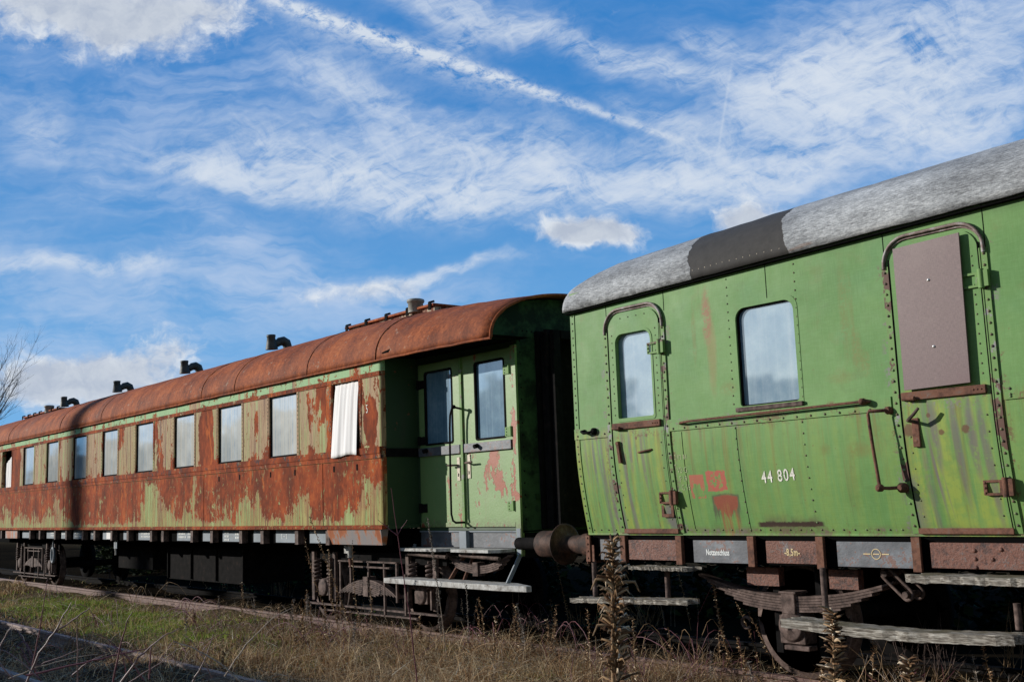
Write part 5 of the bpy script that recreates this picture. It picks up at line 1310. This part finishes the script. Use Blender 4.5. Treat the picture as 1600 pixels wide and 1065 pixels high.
G3 = 'brown seed stalks by the bogie of the brown carriage'; L = 'brown seed stalk '
for s_, (a, lab) in enumerate([((556, 1005, 483, 806, .006, 130), 'tallest brown seed stalk leaning left across the bogie'), ((530, 990, 514, 858, .005, 100), L + 'upright beside the leaning tall one'), ((572, 1013, 551, 843, .004, 40), L + 'thin, below the rusty apron plate'), ((523, 985, 476, 838, .004, 70), L + 'leaning left behind the tallest one'), ((520, 975, 478, 868, .004, 60), L + 'lowest of those leaning left at the bogie'), ((296, 925, 298, 875, .005, 60), L + 'in front of the dark battery box'), ((360, 930, 343, 894, .005, 50), L + 'left of the white-leaved weed'), ((335, 928, 313, 903, .005, 40), L + 'short, between the battery box and the rail'), ((349, 1066, 350, 1018, .008, 40), 'straight straw coloured stub at the bottom edge on the near rail'), ((258, 928, 262, 888, .005, 24), L + 'faint, left of the battery box')]):
    stalk(*a, lab, G3, seed=s_ + 40, frm=.15, pl=.028, pr=.005, bend=.04)
rk = random.Random(123)
for i in range(64):
    X = rk.uniform(-15.5, -3.2); Y = rk.uniform(6.0, 7.95) if X < -5 else rk.uniform(6.6, 8.0)
    if rk.random() < .35: Y = rk.uniform(7.5, 7.95)
    hh = rk.uniform(.25, .75); b0 = Vector((X, Y, -.12)); t0 = b0 + Vector((rk.gauss(0, .12), rk.gauss(0, .08), 1)).normalized() * hh
    stem, pod, pts = stalk_geo(b0, t0, rk.uniform(.003, .0055), rk.randint(30, 80), rk, frm=rk.choice([.15, .3, .55]), pl=.03, pr=.0042, bend=.05)
    stem.add(pod.v, pod.f, 1, True)
    tag(stem.build('dead_seed_stalk', ['stem', 'pod'] if i % 3 else ['pale', 'podgrey']), 'one of many dead seed stalks thronging along the rusty rail before the carriages', 'plant', 'thicket of dead seed stalks along the rail')
for i in range(26):
    X = rk.uniform(-14.5, -3.4); Y = rk.uniform(6.2, 8.0); c = Vector((X, Y, -.12)); m_ = MB()
    for k in range(rk.randint(10, 18)):
        d = Vector((rk.gauss(0, .45), rk.gauss(0, .35), 1)).normalized(); l = rk.uniform(.2, .62); p0 = c + Vector((rk.gauss(0, .12), rk.gauss(0, .10), 0))
        P = [p0 + d * l * q + Vector((rk.uniform(-.02, .02), rk.uniform(-.02, .02), -.18 * l * q * q)) for q in (0, .2, .4, .6, .8, 1)]; m_.tube(P, [.004, .0036, .003, .0026, .002, .001], 5, k % 2)
        for q in range(3): e_ = P[rk.randint(1, 4)]; m_.tube([e_, e_ + (d + Vector((rk.gauss(0, .8), rk.gauss(0, .8), .2))).normalized() * l * rk.uniform(.12, .35)], [.0024, .0008], 4, k % 2)
    tag(m_.build('dry_shrub', ['stem', 'pale'] if i % 2 else ['red', 'stem']), 'one of many bushy clumps of dead twigs in the sunny strip before the carriages', 'shrub', 'clumps of dead twigs in the sunny strip')
# canes
def cane(pxs, mat, r, label, zb=-.12, group=None, dist=None, forks=(), name='bramble_cane'):
    v0 = pxs[0]; b_ = CAM + ray(*v0).normalized() * dist if dist else onZ(v0[0], v0[1], zb)
    fwd = (b_ - CAM).dot(FW)
    def path(ps, off=0):
        P = [CAM + ray(*p) * (fwd + off * i) for i, p in enumerate(ps)]; Q = []
        for i in range(len(P) - 1):
            for k in range(4): Q.append(P[i].lerp(P[i + 1], k / 4) + Vector((random.uniform(-1, 1), random.uniform(-1, 1), random.uniform(-1, 1))) * r * .5)
        return Q + [P[-1]]
    r = r * .78
    m_ = MB(); Q = path(pxs); m_.tube(Q, [r * (1 - .6 * k / (len(Q) - 1)) for k in range(len(Q))], 6)
    for f_ in forks: Q = path(f_); m_.tube(Q, [r * .65 * (1 - .6 * k / (len(Q) - 1)) for k in range(len(Q))], 5)
    o = m_.build(name, [mat]); return tag(o, label, 'plant', group)
cane([(653, 1075), (640, 960), (621, 836), (611, 762)], 'red', .0062, 'tall thin dark red cane with a fork, rising past the door of the brown carriage', forks=[[(621, 836), (628, 824), (636, 812)], [(621, 836), (606, 824), (590, 811)]], dist=7.0)
cane([(38, 1075), (60, 1020), (85, 988), (121, 963), (140, 949)], 'pink', .007, 'pale pinkish forked twig leaning right in the lower left corner', dist=5.2, forks=[[(85, 988), (100, 960), (112, 940)], [(55, 1040), (85, 1030), (130, 1012)]])
cane([(50, 1040), (62, 985), (68, 945), (74, 905)], 'red', .0045, 'thin red upright cane beside the pale twig', dist=5.6)
cane([(121, 1066), (121, 1000), (120, 960)], 'pink', .0045, 'thin straight grey cane right of the pale twig', dist=5.4)
cane([(40, 1055), (130, 1035), (190, 1020), (235, 1012)], 'red', .006, 'dark red cane lying low across the near rail', dist=5.0)
cane([(300, 1066), (320, 1030), (333, 990)], 'pink', .006, 'pale cane leaning right over the near rail', dist=5.8)
cane([(200, 1066), (250, 1035), (275, 1015)], 'pink', .0045, 'thin pale cane low over the near rail', dist=5.4)
cane([(0, 1010), (10, 990), (20, 975)], 'pink', .004, 'short twig at the left edge', dist=5.2)
for s_, (a, lab) in enumerate([([(1110, 1066), (1108, 1010), (1105, 975)], 'upright red cane below the left end of the leaf spring'), ([(1090, 1066), (1089, 1000), (1091, 960), (1112, 915)], 'red cane bending right toward the leaf spring'), ([(1160, 1066), (1158, 1020), (1155, 995)], 'red cane between the brown stalk and the wheel'), ([(1185, 1050), (1181, 1010), (1178, 985)], 'shortest red cane left of the wheel'), ([(770, 985), (752, 960), (745, 950)], 'little red cane under the running board'), ([(862, 1066), (853, 1020), (846, 995), (850, 983)], 'purplish cane with a bent tip below the buffers')]):
    cane(a, 'red', .0042, lab, group='red canes in front of the carriages')
for s_, (a, lab) in enumerate([([(803, 1000), (802, 960), (801, 918)], 'thin pale stem hanging straight at the end of the running board'), ([(808, 995), (809, 950), (811, 920)], 'thin pale stem just right of the straight one'), ([(513, 965), (513, 930), (514, 893)], 'thin pale stem beside the bogie spring'), ([(1090, 985), (1091, 955), (1088, 930)], 'thin pale stem under the small step board')]):
    cane(a, 'pale', .0035, lab, group='thin pale stems beside the track', name='grass_stem')
rc = random.Random(77)
for k in range(14):
    px = rc.uniform(-20, 420); l = rc.uniform(50, 150); a_ = rc.uniform(-1.1, 1.3); ht = l * math.cos(a_); wd_ = l * math.sin(a_)
    py = 1075 - rc.uniform(0, 1) * 20
    cane([(px, py), (px + wd_ * .35, py - ht * .45), (px + wd_ * .8, py - ht * .82), (px + wd_ * 1.1, py - ht * .95)], ['pink', 'red', 'pale'][k % 3], rc.uniform(.003, .0055), 'thin dry cane, one of many tangled in the dark lower left corner', dist=rc.uniform(4.6, 6.2), group='thin canes tangled in the lower left corner')
# arching brambles, each its own plant
rb = random.Random(9)
spots = [(215, 950, 'left of the green grass patch edge'), (300, 985, 'arching over the shadow edge'), (270, 965, 'between the green grass and the near rail'), (380, 975, 'in the dry grass left of the bogie'), (450, 1010, 'in the dry grass below the bogie'), (520, 1030, 'low at the bottom edge below the bogie'), (120, 1035, 'in the dark lower left corner'), (200, 1045, 'on the shaded ballast'), (280, 1050, 'over the near rail'), (600, 1040, 'left of the tall red cane'), (760, 1035, 'below the running board end'), (900, 1040, 'left of the biggest stalk'), (1040, 1040, 'right of the biggest stalk'), (60, 1050, 'at the left end of the near rail'), (820, 1000, 'beside the rail under the buffers'), (1000, 985, 'beside the rail under the step board'), (340, 1000, 'where the shade ends left of the bogie'), (560, 985, 'just before the rail at the bogie'), (680, 1050, 'at the foot of the tallest grey stalk'), (1110, 1055, 'around the red canes'), (160, 985, 'on the shade edge below the green grass'), (420, 1045, 'at the bottom edge by the near rail end')]
for i, (px, py, w) in enumerate(spots):
    c = onZ(px, py, -.19); m_ = MB()
    for k in range(rb.randint(6, 9)):
        a = rb.uniform(0, 2 * PI); l = rb.uniform(.4, 1.1); hh = rb.uniform(.12, .42); p0 = c + Vector((rb.uniform(-.35, .35), rb.uniform(-.25, .25), 0)); d = Vector((math.cos(a), math.sin(a) * .6, 0))
        P = [p0 + d * l * t_ + Vector((0, 0, hh * 4 * t_ * (1 - t_ * .85))) for t_ in [q / 9 for q in range(10)]]
        P = [p + Vector((rb.uniform(-1, 1), rb.uniform(-1, 1), rb.uniform(-1, 1))) * .008 for p in P]
        m_.tube(P, [.0058 * (1 - .7 * q / 9) for q in range(10)], 5, 0)
    for k in range(14):
        a = rb.uniform(0, 2 * PI); p0 = c + Vector((rb.uniform(-.5, .5), rb.uniform(-.35, .35), 0)); hh = rb.uniform(.12, .4)
        m_.tube([p0, p0 + Vector((math.cos(a) * .05, math.sin(a) * .05, hh * .6)), p0 + Vector((math.cos(a) * .16, math.sin(a) * .16, hh))], [.003, .002, .001], 4, 1)
    o = m_.build('bramble', ['red' if i % 3 else 'stem', 'pale']); tag(o, 'tangle of thin brown bramble stems ' + w, 'bramble', 'brambles in the grass between the tracks')
# leafy weeds along the rail
def leaf_cluster(m_, c, n, rad, hgt_, size, rnd, m=0):
    for k in range(n):
        p = c + Vector((rnd.gauss(0, rad), rnd.gauss(0, rad * .7), rnd.uniform(.02, hgt_))); a = rnd.uniform(0, 2 * PI); tl = rnd.uniform(-.5, .9)
        d = Vector((math.cos(a), math.sin(a), tl)).normalized(); sd = d.cross(Vector((0, 0, 1))).normalized(); s_ = size * rnd.uniform(.6, 1.3); nn = d.cross(sd)
        m_.add([p, p + d * s_ * .5 + sd * s_ * .32 + nn * s_ * .06, p + d * s_, p + d * s_ * .5 - sd * s_ * .32 + nn * s_ * .06], [(0, 1, 2, 3)], m, True)
for i, (px, py, n, rad, hh, w) in enumerate([(362, 925, 60, .22, .42, 'taller weed with pale glossy leaves at the rail beside the battery box'), (392, 932, 40, .2, .22, 'low leafy weed right of the taller pale leaved one'), (430, 935, 34, .12, .55, 'thin upright weed with yellow green leaves left of the bogie'), (195, 918, 50, .3, .18, 'low leafy weed near the green grass under the far windows'), (140, 913, 40, .3, .16, 'low leafy weed at the far bogie'), (945, 985, 60, .16, .25, 'green leafy weed behind the biggest stalk, under the step board'), (1195, 985, 20, .08, .16, 'tiny green weed left of the wheel'), (1345, 1062, 30, .07, .1, 'small bright green weed at the bottom edge right of the wheel'), (1500, 1062, 24, .12, .12, 'small green weed at the bottom right under the foot board'), (600, 965, 36, .3, .12, 'low yellow green weed along the rail below the bogie'), (25, 1030, 24, .05, .16, 'leafy shoot in the dark lower left corner'), (240, 915, 36, .25, .16, 'low weed by the rail left of the battery box')]):
    c = onZ(px, py, -.18); m_ = MB(); rnd = random.Random(50 + i); leaf_cluster(m_, c, n, rad, hh, .055, rnd)
    for k in range(6): p = c + Vector((rnd.gauss(0, rad), rnd.gauss(0, rad * .6), 0)); m_.tube([p, p + Vector((rnd.uniform(-.05, .05), rnd.uniform(-.05, .05), hh))], [.004, .002], 4, 1)
    tag(m_.build('leafy_weed', ['leaf', 'stem']), w, 'weed', 'leafy weeds along the rail')
# thin dry shrubs against the dark underframes
for i, (px, py, hh, w) in enumerate([(169, 912, .75, 'bare forked shrub standing below the middle windows'), (440, 945, .95, 'bare twiggy shrub left of the bogie'), (838, 1000, .65, 'dry twiggy shrub in the gap below the buffers'), (560, 960, .5, 'dry shrub before the bogie spring'), (640, 975, .5, 'dry shrub below the left end of the running board'), (1010, 985, .45, 'dry twiggy shrub below the small step board'), (1480, 1075, .75, 'dry twiggy shrub behind the long foot board'), (1580, 1075, .8, 'dry twiggy shrub at the right edge under the foot board'), (1430, 1078, .6, 'dry twiggy shrub right of the wheel'), (905, 1000, .5, 'dry shrub beside the slim stalk under the buffers'), (100, 905, .5, 'dry shrub in front of the far bogie'), (1130, 1060, .35, 'low dry shrub at the foot of the thickest brown stalk'), (1060, 1062, .3, 'low dry shrub right of the biggest stalk')]):
    c = onZ(px, py, -.19); m_ = MB(); rnd = random.Random(80 + i)
    for k in range(11):
        d = Vector((rnd.gauss(0, .28), rnd.gauss(0, .25), 1)).normalized(); l = hh * rnd.uniform(.5, 1.05); p0 = c + Vector((rnd.gauss(0, .09), rnd.gauss(0, .07), 0))
        P = [p0 + d * l * t_ + Vector((rnd.uniform(-.012, .012), rnd.uniform(-.012, .012), 0)) for t_ in (0, .25, .5, .75, 1)]; m_.tube(P, [.0042, .0036, .003, .0022, .001], 5)
        for q in range(3): e = P[rnd.randint(1, 3)]; m_.tube([e, e + (d + Vector((rnd.gauss(0, .6), rnd.gauss(0, .6), .1))).normalized() * l * rnd.uniform(.12, .3)], [.0024, .0008], 4)
    tag(m_.build('dry_shrub', ['stem' if i % 2 else 'brown']), w, 'shrub', 'dry twiggy shrubs at the foot of the carriages')

# ================================================================== BEHIND AND BEYOND
def bare_tree(px, py, Y, H, label, seed, spread=.42):
    rnd = random.Random(seed); b_ = onY(px, py, Y); b_.z = -.2
    root = thing('bare_tree', b_, label, 'tree'); tk = MB(); cr = MB()
    def grow(p, d, l, r, lev):
        n = 5; P = [p]; dd = d.copy()
        for k in range(n):
            dd = (dd + Vector((rnd.gauss(0, .10), rnd.gauss(0, .10), rnd.gauss(.03, .06)))).normalized(); P.append(P[-1] + dd * l / n)
        (tk if lev == 0 else cr).tube(P, [r * (1 - .55 * k / n) for k in range(n + 1)], 7 if lev < 2 else 4, 0, False)
        if lev >= 5: return
        for k in range(3 if lev < 4 else 4):
            q = P[rnd.randint(2, n)] if lev else P[rnd.randint(2, n)]
            sd = Vector((rnd.gauss(0, 1), rnd.gauss(0, 1), rnd.gauss(.15, .35))).normalized()
            grow(q, (dd + sd * spread * 1.7).normalized(), l * rnd.uniform(.52, .74), r * .46, lev + 1)
        grow(P[-1], dd, l * .72, r * .45, lev + 1)
    grow(b_, Vector((0, 0, 1)), H * .33, H * .014, 0)
    tk.build('trunk', ['bark'], root); cr.build('crown', ['bark'], root)
    return root
bare_tree(-48, 700, 14, 12.5, 'bare winter tree behind the far end of the brown carriage', 4)
bare_tree(6, 700, 24, 9.0, 'smaller bare tree just above the roof at the left edge', 11)
# dark bushes behind the train, seen through the running gear
def bush(x, y, r, h, label, seed, mat='bush', n=1500):
    rg = np.random.default_rng(seed); th = rg.uniform(0, 2 * np.pi, n); ph = np.arccos(rg.uniform(0, 1, n)); rad = rg.uniform(.45, 1, n) ** .5 * (1 + .25 * np.sin(th * 3 + seed) * np.sin(ph * 4))
    px = x + r * rad * np.sin(ph) * np.cos(th); py = y + r * .7 * rad * np.sin(ph) * np.sin(th); pz = -.2 + h * rad * np.cos(ph)
    a = rg.uniform(0, 6.28, n); s_ = rg.uniform(.05, .12, n); tl = rg.uniform(-.8, .8, n); V = np.zeros((n, 4, 3))
    for k, (u, v) in enumerate(((-1, 0), (0, -.6), (1, 0), (0, .6))):
        V[:, k, 0] = px + s_ * (u * np.cos(a) - v * np.sin(a)); V[:, k, 1] = py + s_ * (u * np.sin(a) + v * np.cos(a)); V[:, k, 2] = pz + s_ * (u * tl + v * .5)
    o = mesh_np('bush', V.reshape(-1, 3), (np.arange(n) * 4)[:, None] + np.arange(4)[None], [mat])
    return tag(o, label, 'bush', 'dark bushes behind the train')
k = 0
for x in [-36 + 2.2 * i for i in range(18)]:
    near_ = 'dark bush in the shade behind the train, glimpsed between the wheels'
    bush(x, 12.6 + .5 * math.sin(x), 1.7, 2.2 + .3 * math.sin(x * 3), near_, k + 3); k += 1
# out of the frame on the sunny side: leafy screen and column added to cast shadows, trees mirrored in the panes
def mass(name, x0, x1, yc, hf, w, label, seed, leaf=.22, n=9000, mat='bush'):
    rg = np.random.default_rng(seed); x = rg.uniform(x0, x1, n); hh = hf(x); u = rg.uniform(-1, 1, n); t_ = rg.uniform(0, 1, n) ** .6
    y = yc + u * w * (1.05 - t_ * .6); z = -.2 + hh * t_
    a = rg.uniform(0, 6.28, n); s_ = rg.uniform(.6, 1.3, n) * leaf; tl = rg.uniform(-1.2, 1.2, n); V = np.zeros((n, 4, 3))
    for k_, (p, q) in enumerate(((-1, 0), (0, -.7), (1, 0), (0, .7))):
        V[:, k_, 0] = x + s_ * (p * np.cos(a) - q * np.sin(a)); V[:, k_, 1] = y + s_ * (p * np.sin(a) + q * np.cos(a)); V[:, k_, 2] = z + s_ * (p * tl + q)
    o = mesh_np(name, V.reshape(-1, 3), (np.arange(n) * 4)[:, None] + np.arange(4)[None], [mat])
    m_ = MB(); xs_ = np.linspace(x0, x1, 40)
    return tag(o, label, 'shade_screen' if name == 'shade_screen' else 'trees', None, 'stuff')
mass('shade_screen', -60, -19.6, -3.6, lambda x: 4.05 + .25 * np.sin(x * .9) + .2 * np.sin(x * 2.3), 1.0, 'dense leafy screen added out of view to shade the near ballast', 4, .16, 26000)  # unseen leaf mass, added and sized to cast the near-track shade
mass('tree_belt', -150, -8, -27, lambda x: np.where(x < -42, 8.6, 5.6) + .9 * np.sin(x * .35) + .6 * np.sin(x * .9), 2.5, 'belt of trees across the field, mirrored in the panes', 6, .55, 16000)
column = thing('shadow_column', (-71.2, -30.0, -.2), 'tall brick column added out of view to cast a soft shadow across the brown carriage', 'shadow_caster')  # unseen column added for the soft shadow band it casts
m_ = MB(); m_.lathe((-71.2, -30.0, -.2), (0, 0, 1), [(0, .62), (8, .46), (25.6, .33), (25.61, .42), (26.1, .42), (26.12, .2)], 24); m_.build('stack', ['brick'], column)
m_ = MB(); m_.lathe((-71.2, -30.0, 14.0), (0, 0, 1), [(0, .41), (.01, .44), (.2, .44), (.21, .41)], 24); m_.build('column_band', ['dark'], column)

# ================================================================== LIGHT AND SKY
SD = Vector((-1.25, -1.0, .47)).normalized()
elev = math.asin(SD.z); rot = math.atan2(SD.x, SD.y)
sl = bpy.data.lights.new('sun', 'SUN'); sl.energy = 5.0; sl.angle = math.radians(.5); sl.color = (1.0, .955, .88)
so = bpy.data.objects.new('sun', sl); C.objects.link(so); so.rotation_euler = (-SD).to_track_quat('-Z', 'Y').to_euler(); so.location = (-10, -10, 12)
W = bpy.data.worlds.new('World'); bpy.context.scene.world = W; W.use_nodes = True
nt = W.node_tree; bg = nt.nodes['Background']; b = B(nt)
sk = nt.nodes.new('ShaderNodeTexSky'); sk.sky_type = 'NISHITA'; sk.sun_disc = False; sk.sun_elevation = elev; sk.sun_rotation = rot; sk.air_density = 1.0; sk.dust_density = .4; sk.ozone_density = 2.5
d = b.obj('Generated')
fz = b.dot(d, tuple(FW)); fx = b.dot(d, tuple(RT)); fy = b.dot(d, tuple(UP))
den = b.mx(b.ab(fz), .12)
u = fx / den * 17.0 + 8.0           # a chart of the sky, fixed to the world, in degrees-like units
v = 5.325 - fy / den * 17.0
pv = b.vec(u, v, 0.0)
wq = b.noise(pv, .55, 4, .6, 0, True); wx, wy, wz = b.sep(wq)
uw = u + (wx - .5) * 1.5; vw = v + (wy - .5) * 1.0
w2_ = b.noise(pv, 2.2, 3, .6, 0, True); w2x, w2y, _ = b.sep(w2_)
def gauss(cx, cy, rx, ry, ang, amp, U=uw, Vv=vw, p=1.0):
    ca, sa = math.cos(math.radians(ang)), math.sin(math.radians(ang))
    dx = U - cx; dy = Vv - cy
    a = (dx * ca + dy * sa) / rx; c_ = (dy * ca - dx * sa) / ry
    return b.pw(2.718, -(a * a + c_ * c_)) * amp
def total(lst, **k):
    t = None
    for g in lst:
        x = gauss(*g, **k); t = x if t is None else t + x
    return t
# long veils (thin ice cloud)
veil = total([(1.6, 2.0, 3.6, 1.7, 8, .62), (4.6, 1.5, 1.6, .8, 25, .5), (.6, 4.2, 3.6, .42, 2, .8), (4.4, 4.42, 2.4, .26, 2, .7), (3.5, 3.7, 2.4, .36, 26, .75), (1.6, 2.7, 1.8, .5, 28, .4), (5.4, 4.7, 2.0, .5, 0, .6), (1.5, 5.2, 3.4, .9, 0, .75), (12.6, 1.5, 2.3, 1.2, -8, .55), (15.0, 1.3, 2.6, 1.5, -8, .9), (13.2, 2.6, 3.4, .5, -8, .7), (9.0, 2.9, 3.0, .5, 4, .5), (14.6, .1, 2.4, .5, 0, .35), (7.6, .1, 1.6, .4, 5, .4), (6.6, 2.2, 2.4, .8, 8, .45), (9.6, 4.0, 1.4, .4, 0, .22), (10.2, 1.2, 1.2, .4, 20, .2)])
cir = total([(3.1, 2.68, .8, .20, 14, .9), (4.1, 2.85, .9, .22, 12, .75), (5.0, 2.5, 1.5, .5, 12, .55), (6.1, 2.9, 1.7, .34, 10, .85), (7.4, 3.15, 1.1, .26, 6, .8), (7.3, 2.3, 1.2, .5, 10, .55), (8.3, 2.5, .6, .5, -40, .5), (9.5, 2.95, 1.5, .28, 0, .85), (10.6, 2.5, 1.1, .4, 8, .5), (11.6, 2.9, 1.2, .3, -10, .5), (12.4, 1.6, 1.1, .8, -30, .75), (13.6, 1.2, 1.3, .8, -20, .8), (15.0, .8, 1.5, .8, -20, .6), (13.8, 2.2, 1.6, .4, -12, .55), (15.4, 2.0, .9, .5, -12, .35), (10.6, 1.1, 1.4, .2, 15, .6), (9.2, .75, 1.0, .16, 24, .6), (11.2, .7, .6, .18, 10, .45), (10.4, 1.9, .7, .16, 25, .4), (7.2, .15, 1.0, .28, 14, .8), (8.2, .35, .6, .2, -10, .4), (7.1, .7, .35, .2, 0, .5), (6.6, 4.27, .95, .075, -7, 1.0), (5.0, 1.25, .7, .28, 25, .45), (5.9, 1.5, .8, .3, 35, .4), (.7, 2.0, .6, .4, 40, .3), (.9, 4.15, 1.5, .12, 4, .6), (2.3, 4.15, .35, .12, 0, .5)])
f1 = b.noise(b.vec(uw * .9 + vw * .25, vw * 2.4, 3.0), .9, 9, .64, .5)
f2 = b.noise(b.vec(uw * .75 + vw * .7, vw * 1.5 - uw * .75, 9.0), 1.15, 10, .68, 1.1)
f4 = b.noise(b.vec(u * .7 - v * .6, v * 3.0 + u * 1.4, 4.0), 2.0, 8, .66, .6)
f3 = b.noise(b.vec(uw * .5, vw * 3.6, 5.0), 1.1, 8, .62, .4)
big = b.noise(b.vec(u * .6, v * .9, 7.0), 1.0, 4, .6, .5)
dv = veil * (.14 + 1.15 * b.ss(f3 * .55 + f1 * .45, .36, .68)) * (.35 + 1.2 * b.ss(big, .32, .68)) * .92
dc = cir * b.pw(b.ss(f2 * .5 + f4 * .32 + f1 * .18, .34, .66), 1.25) * 3.0
aw = 1.0 - b.pw(2.718, -dv)
ac = 1.0 - b.pw(2.718, -dc)
# contrail
tl = (v - .02 - (u - 4.3) * .335 - (u - 4.3) * (u - 4.3) * .0012 + (w2y - .5) * .14)
wd = .075 + b.ss(u, 10.8, 4.0) * .055 + (w2x - .5) * .05
ct = b.pw(2.718, -(tl * tl) / (wd * wd)) * b.ss(u, 11.5, 10.4) * b.ss(u, 3.2, 4.5)
ct2 = b.pw(2.718, -((tl - .16) * (tl - .16)) / .055) * b.ss(u, 9.5, 7.0) * b.ss(u, 4.0, 5.0) * .42
tuft = b.noise(b.vec(u * 3.3 + v * 1.6, v * 5.5 - u * .8, 2.0), 1.0, 8, .72, .4)
act = b.cl((ct * .95 + ct2 * 1.1) * b.ss(tuft, .30, .62) * (.72 + .28 * b.ss(u, 10.6, 8.0)))
t2 = (u - 11.34 + (v - 1.6) * .155); act2 = b.pw(2.718, -(t2 * t2) / .0006) * b.ss(v, .8, 1.3) * b.ss(v, 2.45, 2.2) * .28
# heaped clouds
up_ = u + (w2x - .5) * .38; vp = v + (w2y - .5) * .34
cum = total([(1.0, .05, 2.3, .70, 6, 1.25), (2.0, .62, 1.0, .36, 0, .55), (3.3, .1, 1.1, .4, 0, .6), (8.95, 3.6, .75, .26, 4, 1.0), (9.5, 3.62, .75, .22, 3, .9), (11.6, 3.42, .50, .34, -8, 1.1), (12.0, 3.5, .6, .25, -8, .7), (2.35, 5.6, .85, .42, -4, .85), (.75, 5.85, .9, .4, 0, .9), (1.3, 6.1, 1.8, .42, 0, .95), (2.9, 5.45, .5, .2, 0, .3), (5.3, 4.62, .9, .26, -4, .62), (6.2, 4.5, .6, .24, 0, .6), (10.65, 2.6, .6, .2, 0, .35)], U=up_, Vv=vp)
pf = b.noise(b.vec(up_, vp * 1.3, 1.0), 1.9, 10, .64, .2)
pf2 = b.noise(b.vec(up_ + .16, vp * 1.3 + .26, 1.0), 1.9, 10, .64, .2)
acu = b.ss(cum + (pf - .5) * 1.9, .28, 1.12)
lit = b.cl(.52 + (pf - pf2) * 3.2)
core = b.ss(cum + (pf - .5) * .8, .75, 1.35)
KS = 1.0
cw = (9.3 * .74, 9.3 * .815, 9.3 * .90)
white = b.mix(b.ss(f1, .3, .7), (6.6, 7.6, 9.1), (7.9, 8.6, 9.5))
heap = b.mix(lit * .8 + .2, (4.3, 5.1, 6.7), (8.6, 9.1, 9.7))
heap = b.mix(core * .6, heap, (5.2, 5.8, 6.8))
skc = b.mul(Sk(b, sk.outputs[0]), (1.0, 1.0, 1.0))
elz = b.sep(d)[2]
sun_side = b.ss(fz, .1, -.4)
skyblue = b.mix(b.ss(elz, .0, .42), (1.9, 5.0, 9.0), (.36, 2.45, 6.6))
skc = b.mix(b.ss(fz, -.2, .35) * .95, skc, skyblue)
gen = b.ss(b.noise(d, 3.2, 8, .62, .4), .46, .72) * sun_side * .8
col = b.mix(gen, skc, (7.2, 7.5, 7.8))
col = b.mix(aw * .80, col, (5.9, 7.1, 9.2))
col = b.mix(ac * .92, col, white)
col = b.mix(b.cl(act + act2) * .85, col, (8.2, 8.8, 9.5))
col = b.mix(acu * .95, col, heap)
nt.links.new(col.o, bg.inputs['Color']); bg.inputs['Strength'].default_value = .09
sc = bpy.context.scene
sc.view_settings.view_transform = 'Standard'; sc.view_settings.look = 'None'; sc.view_settings.exposure = 0.0; sc.view_settings.gamma = 1
sc.render.film_transparent = False
sc.cycles.max_bounces = 6; sc.cycles.diffuse_bounces = 2; sc.cycles.glossy_bounces = 3; sc.cycles.transparent_max_bounces = 4
